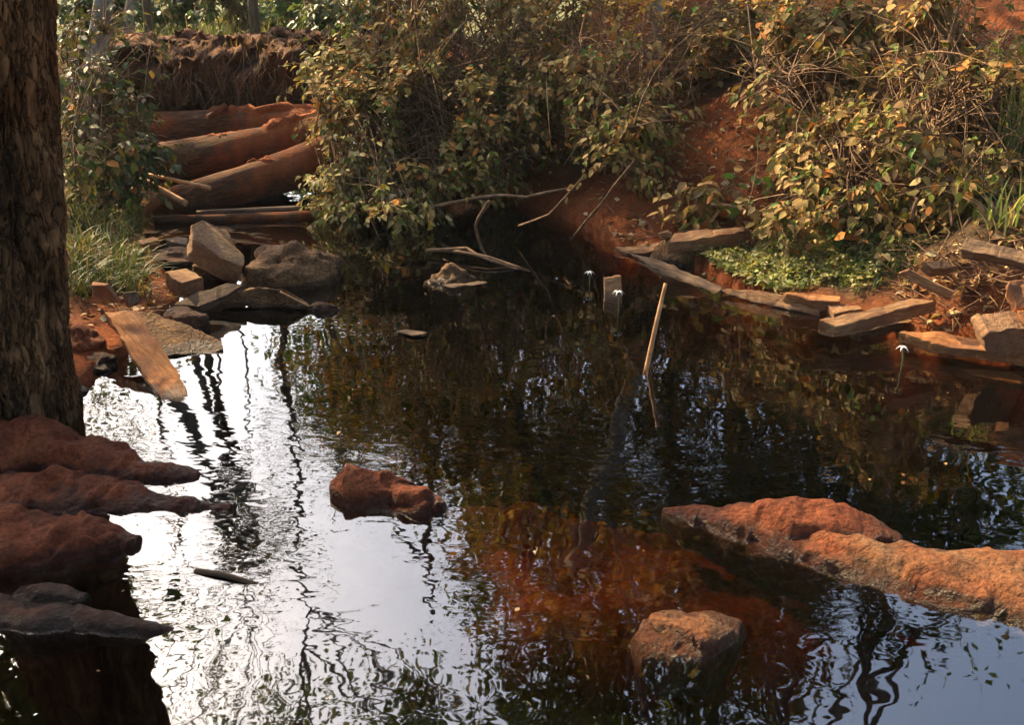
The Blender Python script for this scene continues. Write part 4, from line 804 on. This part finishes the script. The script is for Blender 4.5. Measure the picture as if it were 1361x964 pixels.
# small trees on the left bank and behind the bush
def pole_tree(label, a, b, y0, y1, r0, r1, m, crown, seed, n=900, pal=SHADE):
    A, B = PD(*a, y0), PD(*b, y1); A.z = gz(A.x, A.y) - .1; root = empty('tree', A, label, 'tree'); d = (B - A); r = np.random.default_rng(seed); top = A + d * (4.5 / max(.5, d.z))
    pts = [A.lerp(top, u) + Vector(r.normal(size=3) * .03) * (u > 0) for u in np.linspace(0, 1, 10)]; mb = MB(); mb.tube(pts, [r0 + (r1 - r0) * u for u in np.linspace(0, 1.3, 10)], 10); mb.build('trunk', M[m], root)
    bl = [blob(top, *crown)]; cc, _, _ = in_blob(bl, 30, r, .2)
    for c in cc[:6]:
        mb = MB(); a_ = pts[int(r.integers(6, 9))]; c = Vector(c); mb.tube([a_, a_.lerp(c, .5) + Vector((0, 0, .1)), c], [r1 * .5, r1 * .35, .008], 5); mb.build('limb', M[m], root)
    p = cc[r.integers(30, size=n)] + r.normal(size=(n, 3)) * .22
    leaf_mesh('crown', p, r.normal(size=(n, 3)), r.normal(size=(n, 3)) * .6 + np.array([0, 0, 1]), .13 * r.uniform(.6, 1.2, n), palette(pal, n, r), M['green_leaf'], root)
pole_tree('small leaning tree on the left bank behind the thicket', (95, 110), (138, 0), 9.8, 10.1, .11, .07, 'grey_trunk', (.6, .6, .4), 1, 220)
pole_tree('slim pale tree standing straight left of the bridge', (171, 70), (180, 0), 11.5, 11.6, .06, .045, 'grey_trunk', (.5, .6, .4), 2, 160)
pole_tree('slim dark tree just right of the slim pale one', (197, 55), (199, 0), 13.5, 13.5, .06, .05, 'far_trunk', (.5, .6, .4), 3, 160)
pole_tree('grey trunk half hidden in the dusty bush on the right', (890, 190), (884, 60), 9.9, 9.9, .10, .085, 'grey_trunk', (1.3, 1.2, .7), 4, 500, OLIVE)
pole_tree('straight grey tree trunk in the hazy clearing', (405, 40), (405, 0), 22, 22, .15, .13, 'grey_trunk', (1.6, 1.5, .9), 5, 900, GREEN)

# background beyond the road
shrub('shrub', 'dark green rounded bush in the hazy clearing beyond the bridge', (PD(308, 55, 15.5).x, 15.5, .8), [bpx(308, 22, 15.5, 46, 30, .5, 1), bpx(300, -30, 15.7, 30, 25, .4, .5)], 10, 420, 7, .10, GREEN, 120, n_obj=0, m='green_leaf')
shrub('shrub', 'tangled bush hanging at the left end of the huge dusty bush', (PD(500, 60, 13.2).x, 13.2, .9), [bpx(495, 25, 13, 35, 45, .4, 1)], 8, 260, 7, .10, GREEN, 121, n_obj=0, m='green_leaf')
for i, (px, y, h_, lab) in enumerate(((235, 17, 40, 'pale undergrowth bush left of the dark rounded bush'), (365, 19, 30, 'pale undergrowth bush right of the dark rounded bush'), (440, 17, 40, 'pale undergrowth bush beside the grey trunk in the clearing'), (215, 24, 60, 'faint far bush at the left of the clearing'), (340, 27, 50, 'faint far bush behind the dark rounded bush'), (440, 26, 60, 'faint far bush at the right of the clearing'), (130, 15, 60, 'bush behind the leaning tree at the far left'))):
    c = PD(px, 20, y); shrub('shrub', lab, (c.x, y, gz(c.x, y)), [bpx(px, 15, y, 50, h_ * .6, .7, 1), bpx(px + 15, -25, y + .3, 40, h_ * .6, .6, .7)], 8, 260, 6, .15, LUSH if i % 2 else GREEN, 130 + i, n_obj=0, m='green_leaf', stem_r=.02)
def banana(label, px, y, seed):
    c = PD(px, 30, y); z = gz(c.x, y); root = empty('banana_plant', (c.x, y, z), label, 'plant'); r = np.random.default_rng(seed)
    mb = MB(); mb.tube([(c.x, y, z - .05), (c.x, y, z + .5), (c.x + .02, y, z + 1.0)], [.09, .075, .05], 9); mb.build('stem', M['stalk'], root)
    for k in range(8):
        a = r.uniform(0, 6.28); L = r.uniform(.9, 1.3); d = Vector((math.cos(a), math.sin(a), 0)); n = Vector((-d.y, d.x, 0)); v = []; f = []; b = Vector((c.x, y, z + .8))
        for i in range(9):
            u = i / 8; q = b + d * L * u * .75 + Vector((0, 0, L * (1.0 * u - .75 * u ** 2.3))); w_ = .15 * math.sin(math.pi * (.08 + .9 * u)) ** .7; v += [q - n * w_ - Vector((0, 0, .03)), q, q + n * w_ - Vector((0, 0, .03))]
        for i in range(8): f += [(3 * i, 3 * i + 1, 3 * i + 4, 3 * i + 3), (3 * i + 1, 3 * i + 2, 3 * i + 5, 3 * i + 4)]
        mesh_obj('leaf', v, f, M['green_leaf'], root, True, np.tile(np.array([.12, .24, .06, 1]), (len(v), 1)))
banana('pale green banana plant in the hazy clearing', 380, 21, 4)

# ---------------------------------------------------------------- grass, ground cover, litter
def on_ground(pxs, pys):
    out = []
    for a, b in zip(pxs, pys):
        p = ground_pt(a, b)
        if p.z > .015: out.append(p[:])
    return np.array(out)
r = np.random.default_rng(44)
def area(n, x0, x1, y0, y1): 
    q = on_ground(r.uniform(x0, x1, n // 6), r.uniform(y0, y1, n // 6)); q = np.repeat(q, 6, 0) + r.normal(size=(len(q) * 6, 3)) * np.array([.035, .05, 0]); q[:, 2] = height(q[:, 0], q[:, 1]) - .01
    return q[q[:, 2] > 0]
grass('bank_grass', 'green grass covering the left bank beside the big trunk', area(2000, 92, 195, 235, 400), r, .06, .26, .005, [(3, (.07, .11, .028)), (2, (.11, .13, .045)), (2.4, (.20, .16, .075)), (1.5, (.04, .075, .02))], 'green_leaf', 1.3, seed=1)
grass('tall_grass', 'taller grass blades at the top of the left bank', area(300, 100, 140, 215, 260), r, .3, .5, .006, LUSH, 'green_leaf', .7, seed=2)
grass('clearing_grass', 'pale grass in the hazy clearing beyond the bridge', np.array([(PD(px, 40, y).x, y, gz(PD(px, 40, y).x, y)) for px, y in zip(r.uniform(150, 520, 2600), r.uniform(12.6, 24, 2600))]), r, .15, .5, .008, [(3, (.16, .2, .07)), (2, (.24, .24, .11)), (1, (.3, .24, .13))], 'green_leaf', .8, seed=4)
g1 = area(4200, 925, 1225, 322, 398); pc = P(1080, 362, .05); g1 = g1[(((g1[:, 0] - pc.x) / .95) ** 2 + ((g1[:, 1] - pc.y) / .62) ** 2 + fbm(g1 * 3, 55, 3) * .9) < .95]; g2 = np.concatenate([g1, g1 + r.normal(size=g1.shape) * np.array([.04, .04, 0])]); g2[:, 2] = height(g2[:, 0], g2[:, 1])
n = len(g2); ax = r.normal(size=(n, 3)) * np.array([1, 1, .35]); o = leaf_mesh('ground_cover', g2 + np.stack([0 * g2[:, 0], 0 * g2[:, 0], r.uniform(.005, .07, n)], 1), ax, np.array([0, 0, 1.]) + r.normal(size=(n, 3)) * .45, r.uniform(.014, .055, n), palette([(3, (.27, .28, .13)), (3, (.18, .22, .08)), (3, (.38, .36, .2)), (1, (.10, .15, .05))], n, r), M['green_leaf'])
tag(o, 'low pale green creeper carpeting the right shore behind the planks', 'ground cover', kind='stuff')
grass('patch_grass', 'short grass growing through the creeper on the right shore', area(700, 960, 1215, 325, 385), r, .05, .14, .004, LUSH, 'green_leaf', .9, seed=5)
for i, (px, py, n_, lab, hm) in enumerate(((1265, 285, 46, 'arching grass clump on the bank left of the corner bush', .55), (1340, 215, 36, 'tall upright grass blades at the right edge', .95), (1225, 300, 30, 'low grass clump behind the earth pile', .35), (1330, 300, 30, 'grass clump over the earth pile at the right edge', .4))):
    p = ground_pt(px, py); q = np.array(p)[None] + r.normal(size=(n_, 3)) * np.array([.06, .06, 0]); q[:, 2] = height(q[:, 0], q[:, 1]) - .02
    root = empty('grass_clump', p, lab, 'grass'); grass('blades', None, q, r, hm * .5, hm, .008, [(2, (.14, .22, .06)), (2, (.24, .28, .12)), (1, (.34, .32, .18))], 'green_leaf', .35 if i == 1 else 1.0, 6, parent=root, seed=20 + i)
def litter(name, label, n, x0, x1, y0, y1, seed, pal, s=(.03, .08)):
    rr = np.random.default_rng(seed); q = on_ground(rr.uniform(x0, x1, n), rr.uniform(y0, y1, n)); n = len(q); q[:, 2] = height(q[:, 0], q[:, 1]) + .008
    o = leaf_mesh(name, q, rr.normal(size=(n, 3)) * np.array([1, 1, .3]), np.array([0, 0, 1.]) + rr.normal(size=(n, 3)) * .4, rr.uniform(*s, n), palette(pal, n, rr), M['leaf']); tag(o, label, 'leaf litter', kind='stuff')
DRY = [(3, (.32, .2, .12)), (2, (.42, .3, .2)), (2, (.2, .11, .06)), (1, (.5, .42, .32))]
litter('leaf_litter', 'dry leaves scattered over the red slope on the right', 700, 780, 1100, 150, 335, 7, DRY)
litter('leaf_litter', 'dry leaves and chips strewn over the earth pile at the right edge', 320, 1180, 1361, 310, 450, 8, DRY)
litter('leaf_litter', 'dry leaves and chips strewn between the debris on the left bank', 360, 105, 300, 300, 440, 9, DRY)
def twigs(name, label, n, x0, x1, y0, y1, seed, L=.3):
    rr = np.random.default_rng(seed); mb = MB()
    for q in on_ground(rr.uniform(x0, x1, n), rr.uniform(y0, y1, n)):
        a = Vector(q) + Vector((0, 0, .01)); d = Vector((rr.normal(), rr.normal(), rr.uniform(-.1, .5))).normalized() * L * rr.uniform(.3, 1); mb.tube([a, a + d * .5 + Vector(rr.normal(size=3) * .03), a + d], [.004, .0035, .002], 3, False)
    tag(mb.build(name, M['twig']), label, 'twigs', kind='stuff')
twigs('twig_litter', 'fine dead twigs and roots tangled over the right earth pile', 260, 1190, 1361, 320, 440, 3)
twigs('twig_litter', 'fine dead twigs lying over the red slope', 160, 800, 1080, 180, 330, 4)
twigs('twig_litter', 'fine dead twigs among the debris on the left bank', 140, 110, 300, 290, 430, 5, .2)

# ---------------------------------------------------------------- the air of the clearing
hb = bmesh.new(); bmesh.ops.create_cube(hb, size=1)
for v in hb.verts: v.co = Vector((-72 if v.co.x < 0 else 72, -42 if v.co.y < 0 else 112, -3.2 if v.co.z < 0 else 28))
hm = bpy.data.meshes.new('haze'); hb.to_mesh(hm); hb.free()
mh = bpy.data.materials.new('forest_haze'); mh.use_nodes = True; ht = mh.node_tree; ht.nodes.remove(ht.nodes['Principled BSDF'])
pv = N(ht, 'ShaderNodeVolumePrincipled', Density=.0008); pv.inputs['Color'].default_value = (.80, .90, .92, 1); pv.inputs['Anisotropy'].default_value = .0
ht.links.new(pv.outputs[0], ht.nodes['Material Output'].inputs['Volume']); hm.materials.append(mh)
ho = bpy.data.objects.new('haze', hm); col.objects.link(ho); tag(ho, 'thin pale haze hanging in the forest air', 'haze', kind='stuff')

rr = np.random.default_rng(71); q = []
while len(q) < 20:
    p = P(rr.uniform(120, 1300), rr.uniform(300, 900), .004)
    if gz(p.x, p.y) < -.05 and rr.uniform() < (1.0 if p.y > 4 else .4): q.append(p[:])
q = np.array(q); n = len(q); o = leaf_mesh('floating_leaves', q, rr.normal(size=(n, 3)) * np.array([1, 1, .02]), np.array([0, 0, 1.]) + rr.normal(size=(n, 3)) * .05, rr.uniform(.012, .035, n), palette(DRY, n, rr), M['leaf'])
tag(o, 'tiny dry leaf scraps floating all over the pond', 'floating leaves', kind='stuff')
